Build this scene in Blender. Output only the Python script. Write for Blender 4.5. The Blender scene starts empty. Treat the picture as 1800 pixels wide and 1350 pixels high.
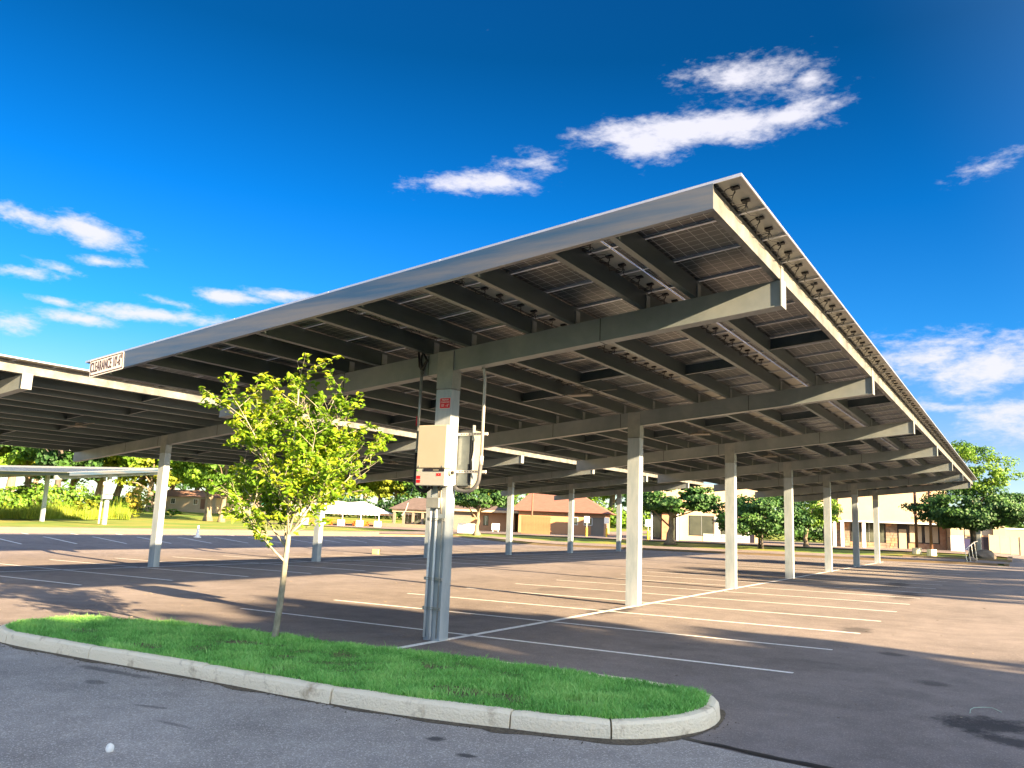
import bpy, bmesh, math, random
import numpy as np
from mathutils import Vector, Matrix, noise as mnoise
R = math.radians
rnd = random.Random(7)
sc = bpy.context.scene
C = sc.collection

# ---------------------------------------------------------------- camera
CAMH = 1.909
FW = Vector((-0.524127, 0.835396, 0.166225)); YAW, PITCH, ROLL, FPX = 0.5604, 0.1670, 0.0410, 1427.4
_fw = Vector((-math.sin(YAW)*math.cos(PITCH), math.cos(YAW)*math.cos(PITCH), math.sin(PITCH)))
_r = Vector((math.cos(YAW), math.sin(YAW), 0)); _u = _r.cross(_fw)
_r2 = math.cos(ROLL)*_r + math.sin(ROLL)*_u; _u2 = -math.sin(ROLL)*_r + math.cos(ROLL)*_u
cd = bpy.data.cameras.new('camera'); cam = bpy.data.objects.new('camera', cd); C.objects.link(cam)
cam.matrix_world = Matrix(((_r2.x, _u2.x, -_fw.x, 0), (_r2.y, _u2.y, -_fw.y, 0), (_r2.z, _u2.z, -_fw.z, CAMH), (0, 0, 0, 1)))
cd.sensor_fit = 'HORIZONTAL'; cd.sensor_width = 36; cd.lens = FPX/1800*36
cd.clip_start = 0.1; cd.clip_end = 6000
sc.camera = cam

# ---------------------------------------------------------------- sun, sky, exposure
SUN_EL = R(17.0); SUN_AZ = math.atan2(.978, -.208)
sd = bpy.data.lights.new('sun', 'SUN'); sun = bpy.data.objects.new('sun', sd); C.objects.link(sun)
sd.energy = 4.3; sd.angle = R(0.55); sd.color = (1.0, 0.735, 0.43)
svec = Vector((math.sin(SUN_AZ)*math.cos(SUN_EL), math.cos(SUN_AZ)*math.cos(SUN_EL), math.sin(SUN_EL)))
sun.rotation_euler = svec.to_track_quat('Z', 'Y').to_euler()
sc.view_settings.view_transform = 'Standard'; sc.view_settings.look = 'None'
sc.view_settings.gamma = 1.0; sc.view_settings.use_curve_mapping = False
sc.view_settings.exposure = 3.15
sc.cycles.max_bounces = 8; sc.cycles.transparent_max_bounces = 6

def pray(u, v):
    return _fw + _r2*((u-900)/FPX) - _u2*((v-675)/FPX)

world = bpy.data.worlds.new('World'); sc.world = world; world.use_nodes = True
def build_world():
    nt = world.node_tree; nt.nodes.clear(); N = nt.nodes.new; L = nt.links.new
    def put(sock, v):
        if v is None: return
        if isinstance(v, bpy.types.NodeSocket): L(v, sock)
        else: sock.default_value = v
    def math_(op, a, b=None, c=None, clamp=False):
        n = N('ShaderNodeMath'); n.operation = op; n.use_clamp = clamp
        put(n.inputs[0], a); put(n.inputs[1], b); put(n.inputs[2], c); return n.outputs[0]
    out = N('ShaderNodeOutputWorld'); bg = N('ShaderNodeBackground'); bg.inputs[1].default_value = 0.06
    sky = N('ShaderNodeTexSky'); sky.sky_type = 'NISHITA'; sky.sun_disc = False
    sky.sun_elevation = SUN_EL; sky.sun_rotation = SUN_AZ; sky.altitude = 0; sky.air_density = 1.0; sky.dust_density = 0.3; sky.ozone_density = 2.0
    tc = N('ShaderNodeTexCoord'); gen = tc.outputs['Generated']
    sep = N('ShaderNodeSeparateXYZ'); L(gen, sep.inputs[0])
    # polarised, saturated clear-weather blue: the Nishita colour, deeper towards the zenith
    hs = N('ShaderNodeHueSaturation'); hs.inputs['Hue'].default_value = 0.497; hs.inputs['Saturation'].default_value = 1.15; L(sky.outputs[0], hs.inputs['Color'])
    tint = N('ShaderNodeMixRGB'); tint.blend_type = 'MULTIPLY'; tint.inputs[0].default_value = 1; L(hs.outputs[0], tint.inputs[1]); 
    el_ = N('ShaderNodeValToRGB'); L(sep.outputs['Z'], el_.inputs[0]); ee = el_.color_ramp.elements
    ee[0].position = 0.0; ee[0].color = (.40, .47, .56, 1); ee[1].position = 1.0; ee[1].color = (.03, .16, .29, 1)
    for p_, c_ in ((.10, (.26, .29, .44)), (.22, (.05, .255, .455)), (.36, (.008, .205, .40)), (.52, (.004, .135, .245))): k_ = ee.new(p_); k_.color = (*c_, 1)
    # the deepening fades out towards the sun, brightening the unseen sky there to lift the shade
    sdn = N('ShaderNodeVectorMath'); sdn.operation = 'DOT_PRODUCT'; L(gen, sdn.inputs[0]); sdn.inputs[1].default_value = svec
    near = N('ShaderNodeMapRange'); near.interpolation_type = 'SMOOTHSTEP'; L(sdn.outputs['Value'], near.inputs[0]); near.inputs[1].default_value = -.15; near.inputs[2].default_value = .75; near.inputs[3].default_value = 0; near.inputs[4].default_value = 1
    nm_ = N('ShaderNodeMixRGB'); L(near.outputs[0], nm_.inputs[0]); L(el_.outputs[0], nm_.inputs[1]); nm_.inputs[2].default_value = (1, 1, 1, 1)
    L(nm_.outputs[0], tint.inputs[2])
    mp = N('ShaderNodeMapping'); mp.inputs['Scale'].default_value = (1, 1, 2.4); L(gen, mp.inputs[0])
    def noise(scale, detail, rough, dist=0.0):
        n = N('ShaderNodeTexNoise'); n.inputs['Scale'].default_value = scale; n.inputs['Detail'].default_value = detail
        n.inputs['Roughness'].default_value = rough; n.inputs['Distortion'].default_value = dist; L(mp.outputs[0], n.inputs['Vector']); return n.outputs['Fac']
    n1 = noise(9, 8, 0.62, 0.3); n2 = noise(34, 6, 0.6, 0.2)
    n3 = noise(110, 4, 0.6, 0.2)
    nz = math_('MULTIPLY_ADD', n2, 0.62, math_('MULTIPLY_ADD', n3, 0.26, math_('MULTIPLY', n1, 0.85)))
    nz = math_('SUBTRACT', nz, 0.865)
    # cloud banks: centre direction, half width, half height (radians), strength, tilt
    banks = []
    def bank(u, v, hw, hh, st, tilt=0.0):
        banks.append((pray(u, v).normalized(), hw/FPX, hh/FPX, st, tilt))
    bank(1220, 226, 215, 34, 1.35, 0.02); bank(1370, 208, 105, 20, 1.0, 0.14); bank(1140, 245, 85, 42, 1.1, 0)
    bank(1300, 132, 105, 32, .72, 0.05); bank(1420, 140, 22, 16, .5, 0); bank(1280, 175, 90, 30, .25, 0)
    bank(830, 320, 110, 26, 1.0, 0.1); bank(930, 292, 80, 24, .5, 0.1); bank(1738, 290, 50, 16, .45, .15)
    bank(60, 385, 85, 20, .85, -0.1); bank(150, 405, 75, 24, .9, -0.15); bank(45, 478, 60, 13, .8, 0.1); bank(95, 468, 50, 10, .7, -.1); bank(15, 565, 50, 22, .7, 0)
    bank(175, 460, 45, 12, .7, 0.1); bank(140, 560, 70, 12, .8, -.05); bank(270, 553, 130, 15, 1.0, 0.03); bank(300, 532, 60, 10, .7, -0.1); bank(400, 522, 60, 12, .8, .05); bank(490, 518, 65, 11, .8, 0.02); bank(100, 530, 45, 7, .6, -0.1)
    bank(1640, 630, 110, 34, .8, 0); bank(1730, 650, 110, 52, .85, 0); bank(1690, 600, 160, 24, .5, 0); bank(1660, 716, 60, 9, .6, 0); bank(1790, 735, 90, 45, .6, 0)
    # extra unseen cloud banks, added round the rest of the sky to fill the shade
    for k in range(34):
        az = R(10 + k*17 + rnd.uniform(-8, 8)); el = R(rnd.uniform(6, 32) if k < 18 else rnd.uniform(26, 75))
        if abs(((az - R(-32)) + math.pi) % (2*math.pi) - math.pi) < R(50) and el < R(52): continue
        d = Vector((math.sin(az)*math.cos(el), math.cos(az)*math.cos(el), math.sin(el)))
        banks.append((d, rnd.uniform(.14, .34)*(1 if k < 18 else 1.4), rnd.uniform(.04, .09)*(1 if k < 18 else 2.2), rnd.uniform(.8, 1.1), rnd.uniform(-.1, .1)))
    acc = None
    for d, a, b, st, tilt in banks:
        right = Vector((d.y, -d.x, 0)).normalized(); up = right.cross(d)
        rr = right*math.cos(tilt) + up*math.sin(tilt); uu = -right*math.sin(tilt) + up*math.cos(tilt)
        def dot(vec, s):
            n = N('ShaderNodeVectorMath'); n.operation = 'DOT_PRODUCT'; L(gen, n.inputs[0]); n.inputs[1].default_value = vec*s; return n.outputs['Value']
        x = dot(rr, 1/a); y = dot(uu, 1/b); f = dot(d, 1.0)
        q = math_('ADD', math_('MULTIPLY', x, x), math_('MULTIPLY', y, y))
        e = math_('SUBTRACT', 1.0, math_('SQRT', q))
        e = math_('MULTIPLY', e, st)
        e = math_('MINIMUM', e, math_('MULTIPLY_ADD', f, 20.0, -10.0))
        acc = e if acc is None else math_('MAXIMUM', acc, e)
    acc = math_('MAXIMUM', acc, -0.6)
    den = math_('MULTIPLY_ADD', nz, 1.9, acc)
    mr = N('ShaderNodeMapRange'); mr.interpolation_type = 'SMOOTHSTEP'; put(mr.inputs[0], den); mr.inputs[1].default_value = -0.10; mr.inputs[2].default_value = .80; mr.inputs[3].default_value = 0; mr.inputs[4].default_value = 0.93
    cc = N('ShaderNodeMixRGB'); L(near.outputs[0], cc.inputs[0]); cc.inputs[1].default_value = (1.85, 1.82, 2.0, 1); cc.inputs[2].default_value = (6.5, 5.9, 5.2, 1)  # unseen clouds towards the sun made brighter as added fill light
    mix = N('ShaderNodeMixRGB'); L(mr.outputs[0], mix.inputs[0]); L(tint.outputs[0], mix.inputs[1]); L(cc.outputs[0], mix.inputs[2])
    L(mix.outputs[0], bg.inputs[0]); L(bg.outputs[0], out.inputs[0])
build_world()
world.cycles.sampling_method = 'MANUAL'; world.cycles.sample_map_resolution = 512

# ---------------------------------------------------------------- terrain height
def sm(t):
    t = min(1, max(0, t)); return t*t*(3-2*t)
def gz(x, y):
    p = .0118*x + .0041*y
    if x > 40: p = .0118*40 + .0041*y
    if y < -40: p += .0041*(-40-y)
    p = p + (0.19 - p)*sm((-x-36)/11)
    w = max(20, -.524*x + .835*y); a = max(-.7, min(.6, (.85*x+.525*y)/w))
    T = .41 + .6*a + 1.3*sm((w-110)/80)
    tA = sm((y-64)/16)*sm((4-x)/8); tB = sm((-x-47)/30)
    t = 1-(1-tA)*(1-tB)
    return p + (T-p)*t
def hit(u, v, dz=0.0):
    d = pray(u, v); t = 3.0; prev = None
    while t < 400:
        x, y, z = d.x*t, d.y*t, CAMH + d.z*t
        h = z - gz(x, y) - dz
        if h < 0:
            if prev:
                f = prev[1]/(prev[1]-h); t = prev[0] + (t-prev[0])*f
            break
        prev = (t, h); t *= 1.004
    return Vector((d.x*t, d.y*t, gz(d.x*t, d.y*t)))
def at(u, depth, z=None):
    d = pray(u, 900); x, y = d.x*depth, d.y*depth
    return Vector((x, y, gz(x, y) if z is None else z))
def ph(px, p):                       # pixel length -> metres at the depth of p
    return px/FPX*(Vector((p[0], p[1], p[2]-CAMH)).dot(_fw))
def pz(v, u, p):                     # world height at p seen at image row v
    dep = Vector((p[0], p[1], 0)); d = pray(u, v); t = math.hypot(p[0], p[1])/math.hypot(d.x, d.y); return CAMH + d.z*t

# ---------------------------------------------------------------- materials
def newmat(name):
    m = bpy.data.materials.new(name); m.use_nodes = True; nt = m.node_tree; b = nt.nodes['Principled BSDF']; return m, nt, b
def mat(name, col, rough=.7, metal=0.0, var=.12, scale=6.0, bump=.0, bscale=40.0, stretch=(1, 1, 1), col2=None, contrast=(.35, .65), coord='Object', spec=.4):
    m, nt, b = newmat(name); N = nt.nodes.new; L = nt.links.new
    tc = N('ShaderNodeTexCoord'); mp = N('ShaderNodeMapping'); L(tc.outputs[coord], mp.inputs[0]); mp.inputs['Scale'].default_value = stretch
    n = N('ShaderNodeTexNoise'); n.inputs['Scale'].default_value = scale; n.inputs['Detail'].default_value = 7; n.inputs['Roughness'].default_value = .65; L(mp.outputs[0], n.inputs['Vector'])
    cr = N('ShaderNodeValToRGB'); L(n.outputs['Fac'], cr.inputs[0]); cr.color_ramp.elements[0].position = contrast[0]; cr.color_ramp.elements[1].position = contrast[1]
    c2 = col2 if col2 else [c*(1+var) for c in col]; c1 = col if col2 else [c*(1-var) for c in col]
    cr.color_ramp.elements[0].color = (*c1, 1); cr.color_ramp.elements[1].color = (*c2, 1)
    L(cr.outputs[0], b.inputs['Base Color']); b.inputs['Roughness'].default_value = rough; b.inputs['Metallic'].default_value = metal
    b.inputs['Specular IOR Level'].default_value = spec
    if bump:
        n2 = N('ShaderNodeTexNoise'); n2.inputs['Scale'].default_value = bscale; n2.inputs['Detail'].default_value = 5; L(mp.outputs[0], n2.inputs['Vector'])
        bp = N('ShaderNodeBump'); bp.inputs['Strength'].default_value = bump; bp.inputs['Distance'].default_value = .02; L(n2.outputs['Fac'], bp.inputs['Height']); L(bp.outputs[0], b.inputs['Normal'])
    return m
def leafmat(name, c1, c2, c3, scale=.8, trans=.35):
    m, nt, b = newmat(name); N = nt.nodes.new; L = nt.links.new
    at_ = N('ShaderNodeAttribute'); at_.attribute_name = 'tone'
    tc = N('ShaderNodeTexCoord'); n = N('ShaderNodeTexNoise'); n.inputs['Scale'].default_value = scale; n.inputs['Detail'].default_value = 3; L(tc.outputs['Object'], n.inputs['Vector'])
    mx = N('ShaderNodeMath'); mx.operation = 'MULTIPLY_ADD'; L(at_.outputs['Fac'], mx.inputs[0]); mx.inputs[1].default_value = .55
    m2 = N('ShaderNodeMath'); m2.operation = 'MULTIPLY'; L(n.outputs['Fac'], m2.inputs[0]); m2.inputs[1].default_value = .5; L(m2.outputs[0], mx.inputs[2])
    cr = N('ShaderNodeValToRGB'); L(mx.outputs[0], cr.inputs[0]); e = cr.color_ramp.elements
    e[0].position = .15; e[0].color = (*c1, 1); e[1].position = .9; e[1].color = (*c3, 1); k = e.new(.5); k.color = (*c2, 1)
    L(cr.outputs[0], b.inputs['Base Color']); b.inputs['Roughness'].default_value = .55; b.inputs['Specular IOR Level'].default_value = .35
    tr = N('ShaderNodeBsdfTranslucent'); L(cr.outputs[0], tr.inputs['Color']); ms = N('ShaderNodeMixShader'); ms.inputs[0].default_value = trans
    L(b.outputs[0], ms.inputs[1]); L(tr.outputs[0], ms.inputs[2]); L(ms.outputs[0], nt.nodes['Material Output'].inputs[0]); return m

M = {}
M['galv'] = mat('galvanised_steel', (.22, .24, .24), rough=.42, metal=.4, scale=3.2, bump=.05, bscale=25, stretch=(1, 1, 1), col2=(.34, .35, .33), contrast=(.3, .7))
M['galv_old'] = mat('weathered_galvanised_steel', (.24, .295, .335), rough=.5, metal=.15, scale=4.2, bump=.05, bscale=14, stretch=(1, 1, .22), col2=(.38, .425, .455), contrast=(.34, .66))
M['edge'] = mat('edge_channel_steel', (.08, .084, .082), rough=.5, metal=.1, scale=2.5, bump=.05, bscale=14, col2=(.185, .185, .17), contrast=(.36, .64))
M['purlin'] = mat('purlin_steel', (.065, .092, .10), rough=.36, metal=.65, scale=1.4, bump=.02, stretch=(1, .12, 1), col2=(.14, .165, .168), contrast=(.3, .7))
M['fascia'] = mat('fascia_steel', (.05, .105, .175), rough=.34, metal=.6, scale=1.1, bump=.0, stretch=(.22, 1, 3.4), col2=(.165, .17, .175), contrast=(.38, .62))
M['alu'] = mat('aluminium', (.62, .62, .62), rough=.3, metal=.8, var=.06)
M['black'] = mat('black_rubber', (.012, .012, .013), rough=.5, var=.3)
M['dark'] = mat('dark_gap', (.02, .022, .022), rough=.8)
M['inv'] = mat('inverter_enclosure', (.40, .355, .285), rough=.45, var=.03, scale=2)
M['inv_low'] = mat('inverter_cover_grey', (.36, .355, .34), rough=.45, var=.03, scale=2)
M['inv_dark'] = mat('inverter_heatsink', (.20, .185, .155), rough=.5, metal=.1, var=.1)
M['hose'] = mat('grey_flexible_hose', (.07, .072, .08), rough=.6)
M['riser_galv'] = mat('conduit_zinc', (.38, .37, .35), rough=.45, metal=.2, var=.08)
M['riser'] = mat('riser_pipe_zinc', (.62, .66, .68), rough=.45, metal=.1, var=.06)
M['screen'] = mat('display_window', (.02, .018, .03), rough=.15, var=.1)
M['red'] = mat('red_label', (.55, .012, .02), rough=.4, var=.05)
M['white'] = mat('white_paint', (.78, .77, .74), rough=.5, var=.04)
M['sign_white'] = mat('sign_white', (.62, .57, .52), rough=.4, var=.02)
M['ink'] = mat('sign_ink', (.05, .03, .03), rough=.6, var=.1)
M['green_label'] = mat('green_label', (.2, .45, .15), rough=.5)
M['conc'] = mat('kerb_concrete', (.36, .26, .16), rough=.85, scale=3.4, bump=.8, bscale=45, col2=(.88, .77, .58), contrast=(.27, .44))
M['tar'] = mat('tar', (.018, .018, .02), rough=.5, scale=20)
M['dirt'] = mat('dirt', (.06, .045, .03), rough=.95, scale=30, bump=.5, bscale=90, col2=(.16, .13, .09), coord='Object')
M['bark'] = mat('bark', (.13, .10, .07), rough=.9, scale=9, bump=.6, bscale=18, stretch=(1, 1, .25), col2=(.26, .21, .15))
M['bark_grey'] = mat('young_bark', (.19, .18, .13), rough=.85, scale=12, bump=.4, bscale=30, stretch=(1, 1, .4), col2=(.34, .32, .25))
M['bark_dark'] = mat('dark_bark', (.05, .045, .04), rough=.9, scale=9, bump=.6, bscale=18, stretch=(1, 1, .25), col2=(.12, .105, .09))
M['leaf_young'] = leafmat('young_leaves', (.035, .10, .008), (.16, .31, .018), (.48, .48, .03), 1.3, .42)
M['leaf_mid'] = leafmat('tree_leaves', (.025, .07, .008), (.085, .19, .016), (.22, .34, .03), .35)
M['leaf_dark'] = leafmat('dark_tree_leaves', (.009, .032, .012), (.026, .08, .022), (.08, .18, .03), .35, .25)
M['leaf_gold'] = leafmat('golden_tree_leaves', (.05, .10, .008), (.15, .22, .018), (.34, .34, .03), .35)
M['leaf_yel'] = leafmat('yellow_leaves', (.12, .12, .01), (.28, .25, .03), (.42, .34, .05), .8)
M['lawn'] = mat('lawn', (.10, .19, .015), rough=.9, scale=.16, bump=.6, bscale=9, col2=(.30, .25, .045), contrast=(.4, .68))
M['soil'] = mat('island_soil', (.07, .075, .03), rough=.95, scale=7, bump=.5, col2=(.17, .13, .07))
M['tent'] = mat('tent_fabric', (.86, .85, .84), rough=.6, var=.02)
M['wood'] = mat('fence_wood', (.17, .08, .035), rough=.8, scale=3, stretch=(6, 6, .4), col2=(.24, .12, .055))
M['stucco'] = mat('beige_stucco', (.42, .32, .215), rough=.9, var=.05, scale=.8)
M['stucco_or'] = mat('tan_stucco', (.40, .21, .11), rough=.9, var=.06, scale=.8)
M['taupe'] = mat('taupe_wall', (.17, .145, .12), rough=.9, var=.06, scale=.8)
M['cream'] = mat('cream_wall', (.36, .29, .20), rough=.9, var=.05, scale=.8)
M['mint'] = mat('pale_siding', (.31, .35, .34), rough=.85, var=.05, scale=.8)
M['roof_red'] = mat('red_brown_roof', (.20, .088, .068), rough=.9, scale=2, var=.12, stretch=(1, 1, 3))
M['roof_dark'] = mat('dark_shingles', (.10, .075, .07), rough=.9, scale=2, var=.15)
M['roof_tan'] = mat('tan_roof', (.26, .15, .11), rough=.9, var=.1)
M['metalroof'] = mat('grey_metal_wall', (.25, .235, .20), rough=.7, var=.04, scale=.5)
M['stone'] = mat('stone_block', (.13, .10, .085), rough=.9, scale=1.2, bump=.4, bscale=12, col2=(.27, .21, .16), contrast=(.3, .7))
M['brick'] = mat('brick_wall', (.26, .135, .08), rough=.9, scale=3, col2=(.34, .21, .13))
M['navy'] = mat('navy_paint', (.02, .02, .07), rough=.4)
M['brownpole'] = mat('brown_pole', (.14, .07, .045), rough=.6, var=.2)
M['yellow'] = mat('yellow_paint', (.72, .50, .03), rough=.5)
M['orange'] = mat('orange_plastic', (.75, .14, .02), rough=.5)
M['block'] = mat('yellow_brick', (.62, .42, .16), rough=.8)
M['streetgreen'] = mat('street_sign_green', (.04, .22, .14), rough=.4)
M['boulder'] = mat('boulder', (.16, .13, .10), rough=.9, bump=.5, bscale=8)
M['twine'] = mat('pale_twine', (.45, .60, .50), rough=.7)
M['grass_tall'] = leafmat('tall_grass', (.08, .14, .01), (.18, .27, .02), (.36, .36, .04), .3, .3)
M['grass'] = leafmat('island_grass', (.08, .25, .045), (.21, .55, .12), (.44, .72, .22), 1.6, .3)
M['pale'] = mat('pale_fence', (.32, .27, .19), rough=.8, var=.05, scale=1)

def glassmat():
    m, nt, b = newmat('window_glass'); b.inputs['Base Color'].default_value = (.03, .04, .045, 1); b.inputs['Roughness'].default_value = .06; b.inputs['Specular IOR Level'].default_value = .8
    N = nt.nodes.new; n = N('ShaderNodeTexNoise'); n.inputs['Scale'].default_value = .9; cr = N('ShaderNodeValToRGB'); tc = N('ShaderNodeTexCoord'); nt.links.new(tc.outputs['Object'], n.inputs['Vector'])
    nt.links.new(n.outputs['Fac'], cr.inputs[0]); cr.color_ramp.elements[0].color = (.012, .018, .02, 1); cr.color_ramp.elements[1].color = (.09, .10, .08, 1); nt.links.new(cr.outputs[0], b.inputs['Base Color']); return m
M['glass'] = glassmat()

def cellmat():     # translucent back of a solar panel: dark cells between thin pale gaps; local coords x 0..1.94, y 0..0.98
    m, nt, b = newmat('solar_cells'); N = nt.nodes.new; L = nt.links.new
    tc = N('ShaderNodeTexCoord'); sep = N('ShaderNodeSeparateXYZ'); L(tc.outputs['Object'], sep.inputs[0])
    def ma(op, a, bb=None, c=None, clamp=False):
        n = N('ShaderNodeMath'); n.operation = op; n.use_clamp = clamp
        for i, v in enumerate((a, bb, c)):
            if v is None: continue
            if isinstance(v, bpy.types.NodeSocket): L(v, n.inputs[i])
            else: n.inputs[i].default_value = v
        return n.outputs[0]
    def line(s, off, pitch, hw):
        f = ma('FRACT', ma('DIVIDE', ma('SUBTRACT', s, off), pitch)); d = ma('ABSOLUTE', ma('SUBTRACT', f, .5)); return ma('GREATER_THAN', d, .5-hw/pitch)
    lx = line(sep.outputs['X'], .022, .158, .0035); ly = line(sep.outputs['Y'], .016, .158, .0045)
    ln = ma('MAXIMUM', lx, ly)
    lit_strip = ma('GREATER_THAN', sep.outputs['X'], 1.675)       # paler high-end strip: bright overhang light painted into the panel colour
    n = N('ShaderNodeTexNoise'); n.inputs['Scale'].default_value = 1.3; L(tc.outputs['Object'], n.inputs['Vector'])
    oi = N('ShaderNodeObjectInfo')
    cr = N('ShaderNodeValToRGB'); cr.color_ramp.elements[0].color = (.014, .022, .028, 1); cr.color_ramp.elements[1].color = (.036, .043, .046, 1)
    L(ma('MULTIPLY_ADD', oi.outputs['Random'], .5, ma('MULTIPLY', n.outputs['Fac'], .5)), cr.inputs[0])
    mx = N('ShaderNodeMixRGB'); L(ln, mx.inputs[0]); L(cr.outputs[0], mx.inputs[1]); mx.inputs[2].default_value = (.45, .45, .42, 1)
    m2 = N('ShaderNodeMixRGB'); L(lit_strip, m2.inputs[0]); L(mx.outputs[0], m2.inputs[1]); m2.inputs[2].default_value = (.36, .35, .29, 1)
    L(m2.outputs[0], b.inputs['Base Color']); b.inputs['Roughness'].default_value = .35; b.inputs['Specular IOR Level'].default_value = .5
    return m
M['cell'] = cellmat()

def asphalt(name, base, seed, stains, rough=.85, speck=.5, pale=None):
    m, nt, b = newmat(name); N = nt.nodes.new; L = nt.links.new
    tc = N('ShaderNodeTexCoord'); P = tc.outputs['Object']
    def noise(scale, det, vec=P, dist=0):
        n = N('ShaderNodeTexNoise'); n.inputs['Scale'].default_value = scale; n.inputs['Detail'].default_value = det; n.inputs['Roughness'].default_value = .6; n.inputs['Distortion'].default_value = dist; L(vec, n.inputs['Vector']); return n
    def ma(op, a, bb=None, c=None, clamp=False):
        n = N('ShaderNodeMath'); n.operation = op; n.use_clamp = clamp
        for i, v in enumerate((a, bb, c)):
            if v is None: continue
            if isinstance(v, bpy.types.NodeSocket): L(v, n.inputs[i])
            else: n.inputs[i].default_value = v
        return n.outputs[0]
    big = noise(.35, 6, dist=.6); mid = noise(2.3, 6); fine = noise(140, 3); vor = N('ShaderNodeTexVoronoi'); vor.inputs['Scale'].default_value = 95; L(P, vor.inputs['Vector'])
    f = ma('MULTIPLY_ADD', big.outputs['Fac'], .55, ma('MULTIPLY', mid.outputs['Fac'], .45))
    f = ma('MULTIPLY_ADD', fine.outputs['Fac'], .10, f)
    cr = N('ShaderNodeValToRGB'); L(f, cr.inputs[0]); e = cr.color_ramp.elements
    e[0].position = .35; e[0].color = (*[c*.66 for c in base], 1); e[1].position = .72; e[1].color = (*[c*1.3 for c in base], 1)
    col = cr.outputs[0]
    sp = N('ShaderNodeSeparateColor'); L(vor.outputs['Color'], sp.inputs[0])
    gt = ma('GREATER_THAN', sp.outputs[0], .86); mx = N('ShaderNodeMixRGB'); L(ma('MULTIPLY', gt, speck), mx.inputs[0]); L(col, mx.inputs[1]); mx.inputs[2].default_value = (*[min(1, c*2.4) for c in base], 1); col = mx.outputs[0]
    lt = ma('LESS_THAN', sp.outputs[1], .18); mx = N('ShaderNodeMixRGB'); L(ma('MULTIPLY', lt, speck*.8), mx.inputs[0]); L(col, mx.inputs[1]); mx.inputs[2].default_value = (*[c*.4 for c in base], 1); col = mx.outputs[0]
    wob = noise(3.2, 8); wob2 = noise(26, 4)
    for (x, y, a, bb, rot, dark) in stains:
        mp = N('ShaderNodeMapping'); mp.vector_type = 'TEXTURE'; mp.inputs['Location'].default_value = (x, y, 0); mp.inputs['Rotation'].default_value = (0, 0, rot); mp.inputs['Scale'].default_value = (a, bb, 1); L(P, mp.inputs[0])
        s = N('ShaderNodeSeparateXYZ'); L(mp.outputs[0], s.inputs[0])
        d = ma('SQRT', ma('ADD', ma('MULTIPLY', s.outputs[0], s.outputs[0]), ma('MULTIPLY', s.outputs[1], s.outputs[1])))
        d = ma('ADD', d, ma('MULTIPLY_ADD', wob.outputs['Fac'], 1.8, -.9)); d = ma('ADD', d, ma('MULTIPLY_ADD', wob2.outputs['Fac'], 1.0, -.5))
        mr = N('ShaderNodeMapRange'); L(d, mr.inputs[0]); mr.inputs[1].default_value = 1.05; mr.inputs[2].default_value = .5; mr.inputs[3].default_value = 0; mr.inputs[4].default_value = dark
        mx = N('ShaderNodeMixRGB'); L(mr.outputs[0], mx.inputs[0]); L(col, mx.inputs[1]); mx.inputs[2].default_value = (.022, .022, .026, 1) if dark > 0 else (.25, .23, .2, 1); col = mx.outputs[0]
    L(col, b.inputs['Base Color']); b.inputs['Roughness'].default_value = rough; b.inputs['Specular IOR Level'].default_value = .25
    bp = N('ShaderNodeBump'); bp.inputs['Strength'].default_value = .35; bp.inputs['Distance'].default_value = .01
    L(ma('MULTIPLY_ADD', vor.outputs['Distance'], .7, fine.outputs['Fac']), bp.inputs['Height']); L(bp.outputs[0], b.inputs['Normal'])
    return m
lot_stains = [(-.35, 10.1, .62, .50, .3, .85), (-.1, 9.45, .55, .26, -.4, .8), (-1.1, 12.4, .30, .22, 0, .5), (-2.93, 18.0, .38, .7, 0, .6), (-8.1, 17.5, .45, 1.5, 0, .75), (-1.9, 14.9, .2, .3, .5, .55),
              (-1.4, 11.4, .4, .3, .3, .2), (-2.9, 12.9, .7, .5, .3, .18), (-3.2, 29, .5, 2.2, 0, .6), (-4.2, 35, .5, 2.6, 0, .6), (-5, 13, .6, .4, .4, .2), (-12, 22, .5, .9, 0, .35), (-20, 17, .6, 1, 0, .3)]
M['lot'] = asphalt('parking_lot_asphalt', (.198, .172, .162), 1, lot_stains, speck=.3)
road_stains = [(-4.53, 6.18, .10, .09, 0, .8), (-4.0, 5.92, .10, .07, 0, .8), (-9.4, 6.25, .9, .10, .05, .55), (-7.5, 5.4, .25, .05, .2, .5), (-6.7, 5.1, .25, .04, 0, .4), (-4.6, 3.9, .5, .07, .1, .35), (-9.0, 5.75, .2, .1, 0, .5), (-3.2, 4.6, .5, .2, 0, .25)]
M['road'] = asphalt('rough_road_asphalt', (.32, .292, .268), 2, road_stains, speck=.5)
M['farroad'] = asphalt('far_road_asphalt', (.22,.18,.16), 3, [], speck=.1)
M['line'] = mat('line_paint', (.62, .60, .56), rough=.7, scale=14, col2=(.88, .87, .84), contrast=(.32, .5), coord='Object')

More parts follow.
